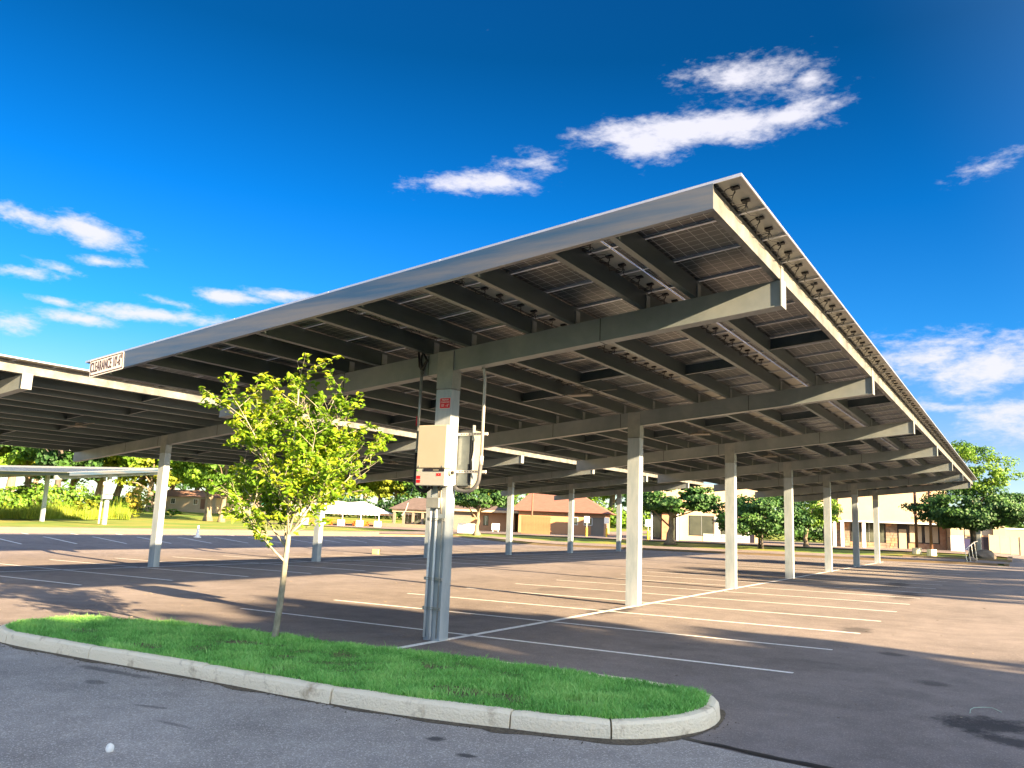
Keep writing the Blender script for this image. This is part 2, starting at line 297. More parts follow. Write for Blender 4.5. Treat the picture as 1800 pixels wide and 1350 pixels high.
# ---------------------------------------------------------------- mesh helpers
class MB:
    def __init__(s): s.v = []; s.f = []; s.m = []
    def add(s, vs, fs, mi=0):
        o = len(s.v); s.v += [tuple(v) for v in vs]; s.f += [tuple(i+o for i in f) for f in fs]; s.m += [mi]*len(fs)
    def box(s, x0, x1, y0, y1, z0, z1, mi=0):
        s.add([(x0, y0, z0), (x1, y0, z0), (x1, y1, z0), (x0, y1, z0), (x0, y0, z1), (x1, y0, z1), (x1, y1, z1), (x0, y1, z1)],
              [(0, 3, 2, 1), (4, 5, 6, 7), (0, 1, 5, 4), (1, 2, 6, 5), (2, 3, 7, 6), (3, 0, 4, 7)], mi)
    def hexa(s, b, t, mi=0):      # bottom 4 and top 4 points
        s.add(list(b)+list(t), [(0, 3, 2, 1), (4, 5, 6, 7), (0, 1, 5, 4), (1, 2, 6, 5), (2, 3, 7, 6), (3, 0, 4, 7)], mi)
    def prism(s, poly, ax, a, b, mi=0):   # poly of 2D pts extruded along axis ax ('x','y','z')
        n = len(poly)
        def P(p, t): return {'x': (t, p[0], p[1]), 'y': (p[0], t, p[1]), 'z': (p[0], p[1], t)}[ax]
        vs = [P(p, a) for p in poly] + [P(p, b) for p in poly]
        fs = [tuple(range(n))[::-1], tuple(range(n, 2*n))] + [(i, (i+1) % n, (i+1) % n+n, i+n) for i in range(n)]
        s.add(vs, fs, mi)
    def tube(s, pts, rad, n=8, mi=0, cap=True):
        pts = [Vector(p) for p in pts]; rads = rad if isinstance(rad, (list, tuple)) else [rad]*len(pts)
        o = len(s.v); t0 = (pts[1]-pts[0]).normalized(); ref = Vector((0, 0, 1)) if abs(t0.z) < .9 else Vector((1, 0, 0)); a = t0.cross(ref).normalized()
        for i, p in enumerate(pts):
            t = (pts[min(i+1, len(pts)-1)]-pts[max(i-1, 0)]).normalized(); a = (a - t*a.dot(t)).normalized(); b = t.cross(a)
            for k in range(n):
                w = 2*math.pi*k/n; s.v.append(tuple(p + (a*math.cos(w)+b*math.sin(w))*rads[i]))
        for i in range(len(pts)-1):
            for k in range(n):
                s.f.append((o+i*n+k, o+i*n+(k+1) % n, o+(i+1)*n+(k+1) % n, o+(i+1)*n+k)); s.m.append(mi)
        if cap:
            s.f.append(tuple(o+k for k in range(n))[::-1]); s.m.append(mi)
            s.f.append(tuple(o+(len(pts)-1)*n+k for k in range(n))); s.m.append(mi)
    def mesh(s, name, mats, smooth=False):
        me = bpy.data.meshes.new(name); me.from_pydata(s.v, [], s.f)
        for m in (mats if isinstance(mats, (list, tuple)) else [mats]): me.materials.append(m)
        me.polygons.foreach_set('material_index', s.m)
        if smooth: me.polygons.foreach_set('use_smooth', [True]*len(s.f))
        me.update(); return me
    def build(s, name, mats, parent=None, smooth=False, loc=None, fixn=False):
        me = s.mesh(name, mats, smooth)
        if fixn:
            bm = bmesh.new(); bm.from_mesh(me); bmesh.ops.recalc_face_normals(bm, faces=bm.faces); bm.to_mesh(me); bm.free()
        return link(name, me, parent, loc)
def link(name, me, parent=None, loc=None):
    o = bpy.data.objects.new(name, me); C.objects.link(o)
    if parent: o.parent = parent
    if loc is not None: o.location = loc
    return o
def tag(o, label=None, cat=None, group=None, kind=None):
    if label: o['label'] = label
    if cat: o['category'] = cat
    if group: o['group'] = group
    if kind: o['kind'] = kind
    return o
def thing(name, label, cat, loc=(0, 0, 0), rz=0, group=None, rx=0):
    o = bpy.data.objects.new(name, None); C.objects.link(o); o.location = loc; o.rotation_euler = (rx, 0, rz); o.empty_display_size = .2
    return tag(o, label, cat, group)
def bevel(o, w, seg=2):
    m = o.modifiers.new('bevel', 'BEVEL'); m.width = w; m.segments = seg; m.limit_method = 'ANGLE'; return o

# ---------------------------------------------------------------- ground sheets
def sheet(name, mt, xs, ys, dz, inside=None, kind='structure'):
    xs = list(xs); ys = list(ys); v = []; f = []
    for y in ys:
        for x in xs: v.append((x, y, gz(x, y)+dz))
    n = len(xs)
    for j in range(len(ys)-1):
        for i in range(n-1):
            if inside and not inside((xs[i]+xs[i+1])/2, (ys[j]+ys[j+1])/2): continue
            f.append((j*n+i, j*n+i+1, (j+1)*n+i+1, (j+1)*n+i))
    me = bpy.data.meshes.new(name); me.from_pydata(v, [], f); me.materials.append(mt); me.update()
    me.polygons.foreach_set('use_smooth', [True]*len(f))
    o = link(name, me); o['kind'] = kind; return o
def rng(a, b, s):
    n = max(1, round((b-a)/s)); return [a+(b-a)*i/n for i in range(n+1)]
gx = [-2500, -1500, -900, -600] + rng(-400, -120, 14) + rng(-116, 60, 4)[0:] + [90, 150, 300, 700, 1500, 2500]
gy = [-2500, -900, -300, -100] + rng(-60, 140, 4) + rng(152, 420, 14) + [600, 900, 1500, 2500]
sheet('ground', M['lawn'], gx, gy, -.07)
LOTX0, LOTY1 = -47.0, 65.0
sheet('parking_lot', M['lot'], rng(LOTX0, 23, 2), rng(-30, LOTY1, 2), 0)
sheet('driveway', M['lot'], rng(-.9, 9, 1.1), rng(LOTY1, 175, 2.5), 0.0)
# rough road this side of the island and the tar seam where it meets the lot
def strip(name, mt, pts_a, pts_b, dz, kind='structure', n=24):
    v = []; f = []
    for i in range(len(pts_a)-1):
        for k in range(n):
            t = k/n; a = Vector(pts_a[i]).lerp(Vector(pts_a[i+1]), t); b = Vector(pts_b[i]).lerp(Vector(pts_b[i+1]), t); v += [(a.x, a.y, gz(a.x, a.y)+dz), (b.x, b.y, gz(b.x, b.y)+dz)]
    a = Vector(pts_a[-1]); b = Vector(pts_b[-1]); v += [(a.x, a.y, gz(a.x, a.y)+dz), (b.x, b.y, gz(b.x, b.y)+dz)]
    for i in range(len(v)//2-1): f.append((2*i, 2*i+1, 2*i+3, 2*i+2))
    me = bpy.data.meshes.new(name); me.from_pydata(v, [], f); me.materials.append(mt); me.update(); bm = bmesh.new(); bm.from_mesh(me); bmesh.ops.recalc_face_normals(bm, faces=bm.faces)
    if sum(x.normal.z for x in bm.faces) < 0: bmesh.ops.reverse_faces(bm, faces=bm.faces)
    bm.to_mesh(me); bm.free()
    o = link(name, me); o['kind'] = kind; return o
edge = [(-35, 8.6), (-20, 7.5), (-15.5, 7.1), (-14.0, 7.0), (-13, 6.9), (-5, 6.75), (-3.4, 7.6), (-2.8, 7.58), (-2.18, 7.42), (-1.56, 7.36), (6, 7.2), (20, 7.0)]
strip('road', M['road'], edge, [(x, -14) for x, y in edge], .004)
rs = random.Random(3); ea = []; eb = []
for i in range(60):
    t = i/59; x = -2.86 + 9*t; y = 7.59 - .16*sm(t*6) - .03*t*9/3; ea.append((x, y-.028-rs.random()*.03)); eb.append((x, y+.03+rs.random()*.035))
strip('tar_seam', M['tar'], ea, eb, .008, n=1)

# painted stall lines: thin sheets, one object per painted line
linedef = []
def paint(a, b, w=.10, parent=None, name='painted_line'):
    a = Vector(a); b = Vector(b); d = (b-a).normalized(); nrm = Vector((-d.y, d.x))*w/2
    n = max(2, int((b-a).length/2)); v = []; f = []
    for i in range(n+1):
        p = a.lerp(b, i/n)
        for q in (p-nrm, p+nrm): v.append((q.x, q.y, gz(q.x, q.y)+.004))
    for i in range(n): f.append((2*i, 2*i+2, 2*i+3, 2*i+1))
    me = bpy.data.meshes.new(name); me.from_pydata(v, [], f); me.materials.append(M['line']); me.update(); return link(name, me, parent)
pm = thing('stall_markings', None, None); pm['kind'] = 'structure'
X0, Y0, D = -8.23, 11.09, 8.057
X2 = X0 - 18.42
for i in range(20):
    y = 11.926 + 2.74*i
    if y < 63.5: paint((-13.92, y), (-2.76, y), .10, pm)
paint((-8.1, 8.85), (-8.27, 62.5), .14, pm)
for i in range(21):
    y = 9.9 + 2.74*i
    if y < 63.5: paint((X2-5.7, y), (X2+5.7, y), .10, pm)
paint((X2, 8), (X2, 62.5), .12, pm)
for i in range(20):
    y = 13.3 + 2.74*i
    if y < 64: paint((-46.4, y), (-41.0, y), .10, pm)

# ---------------------------------------------------------------- kerbed grass island
isl = [(-13.6, 7.5), (-13.42, 6.98), (-13.0, 6.62), (-12.2, 6.47), (-10.45, 6.49), (-8.3, 6.56), (-6.2, 6.57), (-5.1, 6.66), (-4.15, 6.85), (-3.55, 6.99), (-3.12, 7.2), (-2.8, 7.62), (-2.66, 8.15), (-2.75, 8.7),
       (-3.05, 9.05), (-3.6, 9.2), (-4.7, 9.25), (-6.4, 9.2), (-8.2, 8.98), (-10.2, 8.98), (-12.1, 8.72), (-13.0, 8.4), (-13.45, 8.0)]
def resample(poly, step):
    out = []; n = len(poly)
    pts = []
    for i in range(n):
        p0, p1, p2, p3 = [Vector(poly[(i+k-1) % n]) for k in range(4)]
        for k in range(8):
            t = k/8; pts.append(.5*((2*p1)+(-p0+p2)*t+(2*p0-5*p1+4*p2-p3)*t*t+(-p0+3*p1-3*p2+p3)*t**3))
    L_ = [0]
    for i in range(len(pts)): L_.append(L_[-1]+(pts[(i+1) % len(pts)]-pts[i]).length)
    tot = L_[-1]; k = int(tot/step); j = 0
    for i in range(k):
        s = tot*i/k
        while L_[j+1] < s: j += 1
        t = (s-L_[j])/max(1e-6, L_[j+1]-L_[j]); out.append(pts[j % len(pts)].lerp(pts[(j+1) % len(pts)], t))
    return out
ring = resample(isl, .12); nr = len(ring)
def inward(i):
    t = (ring[(i+1) % nr]-ring[i-1]).normalized(); return Vector((-t.y, t.x))   # island runs counter-clockwise
kerb = thing('kerb', None, None); kerb['kind'] = 'structure'
joints_xy = [(-10.4, 6.49), (-8.25, 6.56), (-6.2, 6.57), (-4.12, 6.86), (-12.5, 6.47), (-13.5, 7.3), (-2.66, 8.3), (-4.9, 9.25), (-8.0, 9.0), (-11.2, 8.9), (-13.0, 8.4), (-3.3, 7.1), (-6.4, 9.2)]
js = sorted({min(range(nr), key=lambda i: (ring[i]-Vector(q)).length) for q in joints_xy})
KH = .17; kw = .17
prof = [(0.0, -.05), (.012, .10), (.02, .14), (.045, KH-.004), (.09, KH), (kw, KH-.006), (kw, -.05)]
rk = random.Random(5)
for a in range(len(js)):
    i0 = js[a]; i1 = js[(a+1) % len(js)]
    if i1 <= i0: i1 += nr
    mb = MB(); off = rk.uniform(-.008, .008); dzj = rk.uniform(-.006, .006); cnt = i1-i0; rows = []
    for k in range(cnt+1):
        tt = k/cnt
        # a 12 mm open joint at each end
        p = ring[(i0+k) % nr].copy(); tdir = (ring[(i0+k+1) % nr]-ring[(i0+k-1) % nr]).normalized(); nn = Vector((-tdir.y, tdir.x))
        if k == 0: p += tdir*.008
        if k == cnt: p -= tdir*.008
        z0 = gz(p.x, p.y); row = []
        for (q, h) in prof:
            jit = (mnoise.noise(Vector((p.x*3, p.y*3, h*6)))*.010) if h > .02 else 0
            chip = 0.012 if (k in (0, cnt) and h > .1) else 0
            row.append(((p+nn*(q+off+jit+chip*.5)).x, (p+nn*(q+off+jit)).y, z0+h+dzj*(h > 0)-chip*.6 + (jit*.6 if h > .1 else 0)))
        rows.append(row)
    m_ = len(prof)
    o0 = 0
    for r_ in rows: mb.v += r_
    for k in range(len(rows)-1):
        for q in range(m_-1): mb.f.append((k*m_+q, (k+1)*m_+q, (k+1)*m_+q+1, k*m_+q+1)); mb.m.append(0)
    mb.f.append(tuple(range(m_))); mb.m.append(0); mb.f.append(tuple(range((len(rows)-1)*m_, len(rows)*m_))[::-1]); mb.m.append(0)
    o = mb.build('kerb_block', M['conc'], kerb, smooth=False, fixn=True)
inner = [ring[i]+inward(i)*(kw-.01) for i in range(nr)]
cx, cy = -8.3, 7.8
def soil():
    v = [(cx, cy, gz(cx, cy)+.17)]; f = []
    K = [1, .9, .6, .3]
    for kk in K:
        for p in inner: x = cx+(p.x-cx)*kk; y = cy+(p.y-cy)*kk; v.append((x, y, gz(x, y)+.15+.03*(1-kk**3)))
    for a in range(3):
        for i in range(nr): f.append((1+a*nr+i, 1+a*nr+(i+1) % nr, 1+(a+1)*nr+(i+1) % nr, 1+(a+1)*nr+i))
    for i in range(nr): f.append((1+3*nr+i, 1+3*nr+(i+1) % nr, 0))
    me = bpy.data.meshes.new('island_soil'); me.from_pydata(v, [], f); me.materials.append(M['soil']); me.update(); o = link('grass_island', me); o['kind'] = 'structure'
soil()
def inpoly(x, y, poly):
    c = False; n = len(poly); j = n-1
    for i in range(n):
        if (poly[i].y > y) != (poly[j].y > y) and x < (poly[j].x-poly[i].x)*(y-poly[i].y)/(poly[j].y-poly[i].y)+poly[i].x: c = not c
        j = i
    return c
def grass_blades():
    rg = np.random.RandomState(11); n = 125000
    poly = np.array([(p.x, p.y) for p in [ring[i]+inward(i)*.125 for i in range(nr)]])
    P = np.column_stack([rg.uniform(-14.3, -2.6, n*2), rg.uniform(6.4, 9.3, n*2)])
    c = np.zeros(len(P), bool); j = len(poly)-1
    for i in range(len(poly)):
        xi, yi = poly[i]; xj, yj = poly[j]
        cond = ((yi > P[:, 1]) != (yj > P[:, 1])) & (P[:, 0] < (xj-xi)*(P[:, 1]-yi)/(yj-yi+1e-12)+xi); c ^= cond; j = i
    P = P[c][:n]; 
    clump = np.sin(P[:, 0]*5.1+1.3*np.sin(P[:, 1]*3.7))*np.sin(P[:, 1]*6.3+1.1*np.sin(P[:, 0]*4.1)); clump2 = np.sin(P[:, 0]*1.7+2)*np.sin(P[:, 1]*2.3+P[:, 0])
    bare = [(-9.30, 8.62, .16), (-11.9, 7.3, .2), (-6.0, 8.2, .16), (-7.9, 7.6, .12), (-9.95, 6.95, .22), (-5.05, 7.25, .25), (-4.5, 7.35, .16), (-9.2, 8.0, .2), (-7.35, 6.95, .14), (-3.8, 7.6, .15)]
    keep = np.ones(len(P), bool)
    for bx, by, br in bare:
        d = np.hypot((P[:, 0]-bx), (P[:, 1]-by)*1.6); keep &= ~((d < br*1.5) & (rg.rand(len(P)) < .8))
    P = P[keep]; clump = clump[keep]; clump2 = clump2[keep]; n = len(P)
    h = (.036+.034*rg.rand(n)+.018*clump+.010*clump2)*(1+.9*(rg.rand(n) > .985)); h = np.clip(h, .02, .14)
    ang = rg.uniform(0, 2*np.pi, n); wd = .0032+.0028*rg.rand(n); lean = h*(.25+.65*rg.rand(n)); la = rg.uniform(0, 2*np.pi, n)
    z = .0118*P[:, 0]+.0041*P[:, 1]+.155
    ca, sa = np.cos(ang)*wd, np.sin(ang)*wd; lx, ly = np.cos(la)*lean, np.sin(la)*lean
    V = np.zeros((n, 5, 3))
    V[:, 0] = np.column_stack([P[:, 0]-ca, P[:, 1]-sa, z]); V[:, 1] = np.column_stack([P[:, 0]+ca, P[:, 1]+sa, z])
    V[:, 2] = np.column_stack([P[:, 0]+ca*.8+lx*.35, P[:, 1]+sa*.8+ly*.35, z+h*.6]); V[:, 3] = np.column_stack([P[:, 0]-ca*.8+lx*.35, P[:, 1]-sa*.8+ly*.35, z+h*.6])
    V[:, 4] = np.column_stack([P[:, 0]+lx, P[:, 1]+ly, z+h])
    me = bpy.data.meshes.new('grass'); me.vertices.add(n*5); me.vertices.foreach_set('co', V.ravel())
    li = np.zeros((n, 7), int); b = np.arange(n)*5
    for k, q in enumerate((0, 1, 2, 3, 3, 2, 4)): li[:, k] = b+q
    me.loops.add(n*7); me.loops.foreach_set('vertex_index', li.ravel()); me.polygons.add(n*2)
    ls = np.zeros((n, 2), int); ls[:, 0] = np.arange(n)*7; ls[:, 1] = ls[:, 0]+4; me.polygons.foreach_set('loop_start', ls.ravel())
    me.update(calc_edges=True)
    at_ = me.attributes.new('tone', 'FLOAT', 'FACE'); tone = np.clip(.46+.26*clump+.22*clump2+.7*(rg.rand(n)-.5), 0, 1); tone[rg.rand(n) > .94] = 1.0
    at_.data.foreach_set('value', np.repeat(tone, 2)); me.materials.append(M['grass'])
    o = link('grass', me); tag(o, 'bright green lawn grass filling the kerbed island', 'grass', kind='stuff')
grass_blades()
# dirt gathered along the foot of the kerb
def dirt():
    rg = random.Random(4); a = []; b = []
    for i in range(nr):
        p = ring[i]; nn = inward(i); d = max(0, mnoise.noise(Vector((p.x*1.4, p.y*1.4, 3)))+.18)*.16 + rg.random()*.02 + .012
        if p.x > -4.4 and p.y < 7.6: d += .05
        a.append((p+nn*.02)); b.append(p-nn*d)
    v = []; f = []
    for p, q in zip(a, b): v += [(p.x, p.y, gz(p.x, p.y)+.016), (q.x, q.y, gz(q.x, q.y)+.0065)]
    for i in range(nr): j = (i+1) % nr; f.append((2*i, 2*i+1, 2*j+1, 2*j))
    mb = MB(); mb.v = v; mb.f = f; mb.m = [0]*len(f)
    for _ in range(900):   # crumbs
        i = rg.randrange(nr); p = ring[i]-inward(i)*abs(rg.gauss(.03, .07)); s = rg.uniform(.003, .009); z = gz(p.x, p.y)+.006
        if p.y > 8.6: continue
        mb.add([(p.x-s, p.y-s, z), (p.x+s, p.y-s*.5, z), (p.x, p.y+s, z), (p.x, p.y, z+s*1.3)], [(0, 1, 3), (1, 2, 3), (2, 0, 3)])
    o = mb.build('kerb_dirt', M['dirt'], fixn=True); o['kind'] = 'stuff'; tag(o, 'dark dirt and crumbs along the foot of the kerb', 'dirt')
dirt()

# ---------------------------------------------------------------- solar canopies
SL = .1023; HX, LX = 5.61, -5.78; BT = 5.363; BD = .3575; PD = .262
def bz(x): return BT - SL*(HX-x)          # beam top
PURX = [5.60-k*1.97 for k in range(6)]; PURX = [p for k in PURX for p in (k, k-1.18)]
PANX1 = 5.93                               # high tip of the panels
def panel_mesh():
    mb = MB(); w, h, t, fr = 1.962, .985, .036, .012
    mb.box(0, w, 0, fr, 0, t, 0); mb.box(0, w, h-fr, h, 0, t, 0); mb.box(0, fr, fr, h-fr, 0, t, 0); mb.box(w-fr, w, fr, h-fr, 0, t, 0)
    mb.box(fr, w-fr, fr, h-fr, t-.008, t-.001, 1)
    return mb
def cable_mesh(seed):
    rg = random.Random(seed); mb = MB()
    for k in range(2):
        y = .28+.40*k; mb.box(1.765, 1.855, y-.035, y+.035, .004, .028)
        pts = []; x0 = 1.80; 
        for t in range(13):
            a = t/12*2*math.pi*1.1; pts.append((x0-.05+.055*math.cos(a)+.012*t/12*rg.uniform(-1, 1), y+.07*math.sin(a)+.10*t/12*(1 if k else -1), -.015-.035*abs(math.sin(a*.5))))
        mb.tube(pts, .0055, 4)
    pts = [(1.80, .30, 0), (1.74, .38, -.05), (1.70, .5, -.07-.03*rg.random()), (1.76, .60, -.05), (1.82, .70, -.01)]; mb.tube(pts, .0055, 4)
    pts = [(1.82, .70, 0), (1.76, .82, -.05-.03*rg.random()), (1.78, .95, -.06), (1.84, 1.08, -.03), (1.80, 1.26, 0)]; mb.tube(pts, .0055, 4)
    return mb
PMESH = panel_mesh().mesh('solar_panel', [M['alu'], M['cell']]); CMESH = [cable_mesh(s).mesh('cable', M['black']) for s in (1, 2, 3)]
def colbox(w, d, z0, z1): mb = MB(); mb.box(-w/2, w/2, -d/2, d/2, z0, z1); return mb
def canopy(label, loc, rz, nb, n_ind, cables, zoff=0.0, overh=3.0, detail=True, first_y=None, group='solar parking canopies'):
    root = thing('solar_canopy', label, 'solar canopy', loc, rz, group, rx=math.atan(.0041) if rz == 0 else 0)
    L0 = -overh; L1 = (nb-1)*D + overh
    W_, DP = .32, .24
    Bz = lambda x: bz(x)+zoff
    CZ = Bz(0)-BD
    colm = colbox(W_, DP, -.06, CZ-.31).mesh('column', M['galv_old'])
    capm = MB(); capm.box(-W_/2-.004, W_/2+.004, -DP/2-.004, DP/2+.004, CZ-.298, Bz(0)-.012); capm = capm.mesh('column_cap', M['galv'])
    beamm = MB(); beamm.prism([(LX, Bz(LX)-BD), (HX, Bz(HX)-BD), (HX, Bz(HX)), (LX, Bz(LX))], 'y', -.10, .10)
    beamm.prism([(LX, Bz(LX)-BD-.012), (HX, Bz(HX)-BD-.012), (HX, Bz(HX)-BD+.004), (LX, Bz(LX)-BD+.004)], 'y', -.112, .112)
    beamm = beamm.mesh('beam', M['purlin2'] if 'purlin2' in M else M['galv'])
    endm = MB(); endm.box(HX, HX+.014, -.13, .13, Bz(HX)-BD-.02, Bz(HX)+.02); endm = endm.mesh('end_plate', M['galv'])
    splms = []
    for sx in (-2.35, -.38, 2.9):
        splm = MB(); splm.box(sx-.006, sx+.006, -.103, .103, Bz(sx)-BD-.014, Bz(sx)-.003); splms.append(splm.mesh('splice', M['dark']))
    for i in range(nb):
        y = i*D
        c = link('column', colm, root, (0, y, 0)); link('column_cap', capm, c, (0, 0, 0))
        b = link('beam', beamm, root, (0, y, 0)); link('end_plate', endm, b); [link('splice', q_, b) for q_ in splms]
    # purlins: C sections with a bottom lip towards the low side
    for k, px in enumerate(PURX):
        zb = Bz(px)+.003; zt = zb+PD; mb = MB(); f = .075; t = .006
        sgn = -1
        prof = [(px, zb), (px, zt), (px-f, zt-SL*f), (px-f, zt-SL*f-t), (px-t, zt-t-.002), (px-t, zb+t), (px-f, zb+t-SL*f), (px-f, zb+.02-SL*f), (px-f-t, zb+.02-SL*f), (px-f-t, zb-SL*f)]
        mb.prism(prof, 'y', L0+.008, L1-.008)
        o = mb.build('purlin', M['edge'] if k == 0 else M['purlin'], root, fixn=True)
    # end fascias
    for ys, nm in ((L0, 'fascia'), (L1, 'fascia')):
        s = -1 if ys == L0 else 1; y0, y1 = sorted((ys, ys+s*.012)); xa, xb = LX+.10, HX+.004
        mb = MB(); mb.prism([(xa, Bz(xa)-.018), (xb, Bz(xb)-.018), (xb, Bz(xb)+PD+.004), (xa, Bz(xa)+PD+.004)], 'y', y0, y1)
        y0, y1 = sorted((ys, ys-s*.06)); mb.prism([(xa, Bz(xa)-.018), (xb, Bz(xb)-.018), (xb, Bz(xb)-.010), (xa, Bz(xa)-.010)], 'y', y0, y1)
        f_ = mb.build(nm, M['fascia'], root, fixn=True)
    # bridging channels and clips
    bm_ = {}
    for i in range(nb-1):
        for k in range(0, 12, 2):
            xa, xb = PURX[k+1]+.004, PURX[k]-.09
            if k not in bm_:
                mb = MB(); mb.prism([(xa, Bz(xa)+.04), (xb, Bz(xb)+.04), (xb, Bz(xb)+.24), (xa, Bz(xa)+.24)], 'y', 0, .006); mb.prism([(xa, Bz(xa)+.034), (xb, Bz(xb)+.034), (xb, Bz(xb)+.040), (xa, Bz(xa)+.040)], 'y', -.05, .006); bm_[k] = mb.mesh('bridging', M['purlin'])
            link('bridging', bm_[k], root, (0, i*D+4.0+(.9 if k % 4 else 0), 0))
    clm = MB(); clm.box(.001, .012, -.07, .07, .0, .2); clm = clm.mesh('clip', M['galv'])
    if detail:
        for i in range(min(nb, 5)):
            for k in range(12): link('clip', clm, root, (PURX[k], i*D, Bz(PURX[k])+.02))
    # panels
    rot = -math.atan(SL); npan = int(round((L1-L0)/1.0055)); pitch = (L1-L0)/npan; rest = MB(); pm_ = panel_mesh(); cs, sn = math.cos(rot), math.sin(rot)
    allp = [(j, k) for j in range(npan) for k in range(6)]
    if n_ind < len(allp): allp.sort(key=lambda t: t[0]*6+t[1])
    zc = lambda x: Bz(x)+PD+.006
    for q, (j, k) in enumerate(allp):
        xl = PANX1-1.97*(k+1)+.004; y = L0+j*pitch+.01; z = zc(xl)
        ind = (q < n_ind) if n_ind >= 200 else (k == 0 and j < n_ind)
        if ind:
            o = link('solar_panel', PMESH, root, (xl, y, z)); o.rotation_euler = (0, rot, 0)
            if cables and (k == 0 or j < cables): c = link('cable', CMESH[(j+k) % 3], o)
        else:
            o0 = len(rest.v)
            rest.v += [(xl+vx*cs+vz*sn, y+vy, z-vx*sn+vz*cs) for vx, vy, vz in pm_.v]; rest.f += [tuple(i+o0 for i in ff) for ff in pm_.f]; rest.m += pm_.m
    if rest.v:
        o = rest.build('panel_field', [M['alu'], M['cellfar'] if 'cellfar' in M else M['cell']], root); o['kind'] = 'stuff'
    # lights under the middle of each bay and a conduit run beside the second purlin
    lm = MB(); lm.box(-.26, .26, -.14, .14, 0, .035); lm.tube([(-.28, 0, .05), (.9, 0, .10)], .012, 6); lm.box(-.08, .08, -.08, .08, .035, .12)
    lm.tube([(-.3, .1, .06), (-.36, -.1, .0), (-.25, -.22, -.02), (-.1, -.12, .03)], .010, 5); lmm = lm.mesh('light_fixture', [M['inv_dark']])
    for i in range(nb-1): link('light_fixture', lmm, root, (.15, i*D+4.6, Bz(.15)-.10))
    if detail:
        mb = MB(); xx = PURX[1]-.17; mb.tube([(xx, L0+.05, Bz(xx)+.10), (xx, L1-.1, Bz(xx)+.10)], .014, 8); mb.build('conduit', M['purlin2'], root, smooth=True)
        xx = PURX[7]-.15; mb = MB(); mb.tube([(xx, L0+.05, Bz(xx)+.12), (xx, L1-.1, Bz(xx)+.12)], .014, 6); mb.build('conduit', M['galv'], root, smooth=True)
    return root
M['purlin2'] = mat('beam_steel', (.17, .20, .21), rough=.46, metal=.3, scale=.9, bump=.03, col2=(.26, .285, .285), contrast=(.35, .65))
c1 = canopy('nearest solar canopy, with the clearance sign on its corner and inverters on its first column', (X0, Y0, gz(X0, Y0)), 0, 7, 300, 9)
c2 = canopy('second solar parking canopy, behind the young tree, with its sunlit white high edge', (X2, Y0-.45, gz(X2, Y0-.45)+.02), 0, 7, 26, 0, zoff=-.06, overh=3.4, detail=False)
p3 = hit(183, 921); _d3 = Vector((p3.x, p3.y, 0)).normalized(); az3 = math.atan2(-_d3.x, _d3.y)
c3 = canopy('farthest solar canopy by the tall grass at the left, low and turned away', (p3.x, p3.y, p3.z), az3+R(42), 4, 0, 0, overh=1.6, zoff=-.1, detail=False)

# ---------------------------------------------------------------- text
def lettering(txt, size, mt, parent, loc, rot, sx=1.0, ext=.002, align='CENTER', off=0.0):
    cu = bpy.data.curves.new('lettering', 'FONT'); cu.body = txt; cu.size = size; cu.extrude = ext; cu.offset = off; cu.align_x = align; cu.align_y = 'CENTER'
    o = bpy.data.objects.new('tmp', cu); C.objects.link(o); dg = bpy.context.evaluated_depsgraph_get(); me = bpy.data.meshes.new_from_object(o.evaluated_get(dg)); bpy.data.objects.remove(o)
    me.materials.clear(); me.materials.append(mt); o = link('lettering', me, parent, loc); o.rotation_euler = rot; o.scale = (sx, 1, 1); return o
def rrect(mb, w, h, r, y0, y1, mi=0, n=5):
    pts = []
    for cx_, cz_, a0 in ((w/2-r, h/2-r, 0), (-w/2+r, h/2-r, 90), (-w/2+r, -h/2+r, 180), (w/2-r, -h/2+r, 270)):
        for k in range(n+1): a = R(a0+90*k/n); pts.append((cx_+r*math.cos(a), cz_+r*math.sin(a)))
    mb.prism(pts, 'y', y0, y1, mi); return pts
# clearance sign on the fascia
yF = Y0-3.0-.012-.019; xs = -13.41; zs_ = gz(X0, Y0) - .0123 + bz(xs-X0) + .115
sg = thing('clearance_sign', "white clearance sign reading CLEARANCE 10'-6\" on the low corner of the nearest canopy", 'sign', (xs, yF-.004, zs_)); sg.rotation_euler = (0, -math.atan(SL), 0)
mb = MB(); rrect(mb, .98, .315, .03, -.004, 0); mb.build('sign_plate', M['sign_white'], sg, fixn=True)
mb = MB(); rrect(mb, .945, .28, .025, -.0052, -.0041); mb.build('border', M['ink'], sg, fixn=True)
mb = MB(); rrect(mb, .905, .24, .02, -.0064, -.0053); mb.build('face', M['sign_white'], sg, fixn=True)
lettering("CLEARANCE 10'-6\"", .255, M['ink'], sg, (0, -.0085, .0), (R(90), 0, 0), sx=.43, ext=.001, off=.004)
# red notice on the column
sg = thing('warning_sign', "small red clearance notice reading MINIMUM CLEARANCE 10' - 6\" on the first column", 'sign', (-8.19, Y0-.12-.003-.018, 3.83))
mb = MB(); rrect(mb, .225, .185, .012, -.003, 0); mb.build('sign_plate', M['sign_white'], sg, fixn=True)
mb = MB(); rrect(mb, .212, .172, .01, -.0045, -.0031); mb.build('face', M['red'], sg, fixn=True)
lettering('MINIMUM', .036, M['sign_white'], sg, (0, -.0055, .055), (R(90), 0, 0), .9, .0008)
lettering('CLEARANCE', .038, M['sign_white'], sg, (0, -.0055, .016), (R(90), 0, 0), .85, .0008)
lettering("10' - 6\"", .062, M['sign_white'], sg, (0, -.0055, -.042), (R(90), 0, 0), .95, .0008)

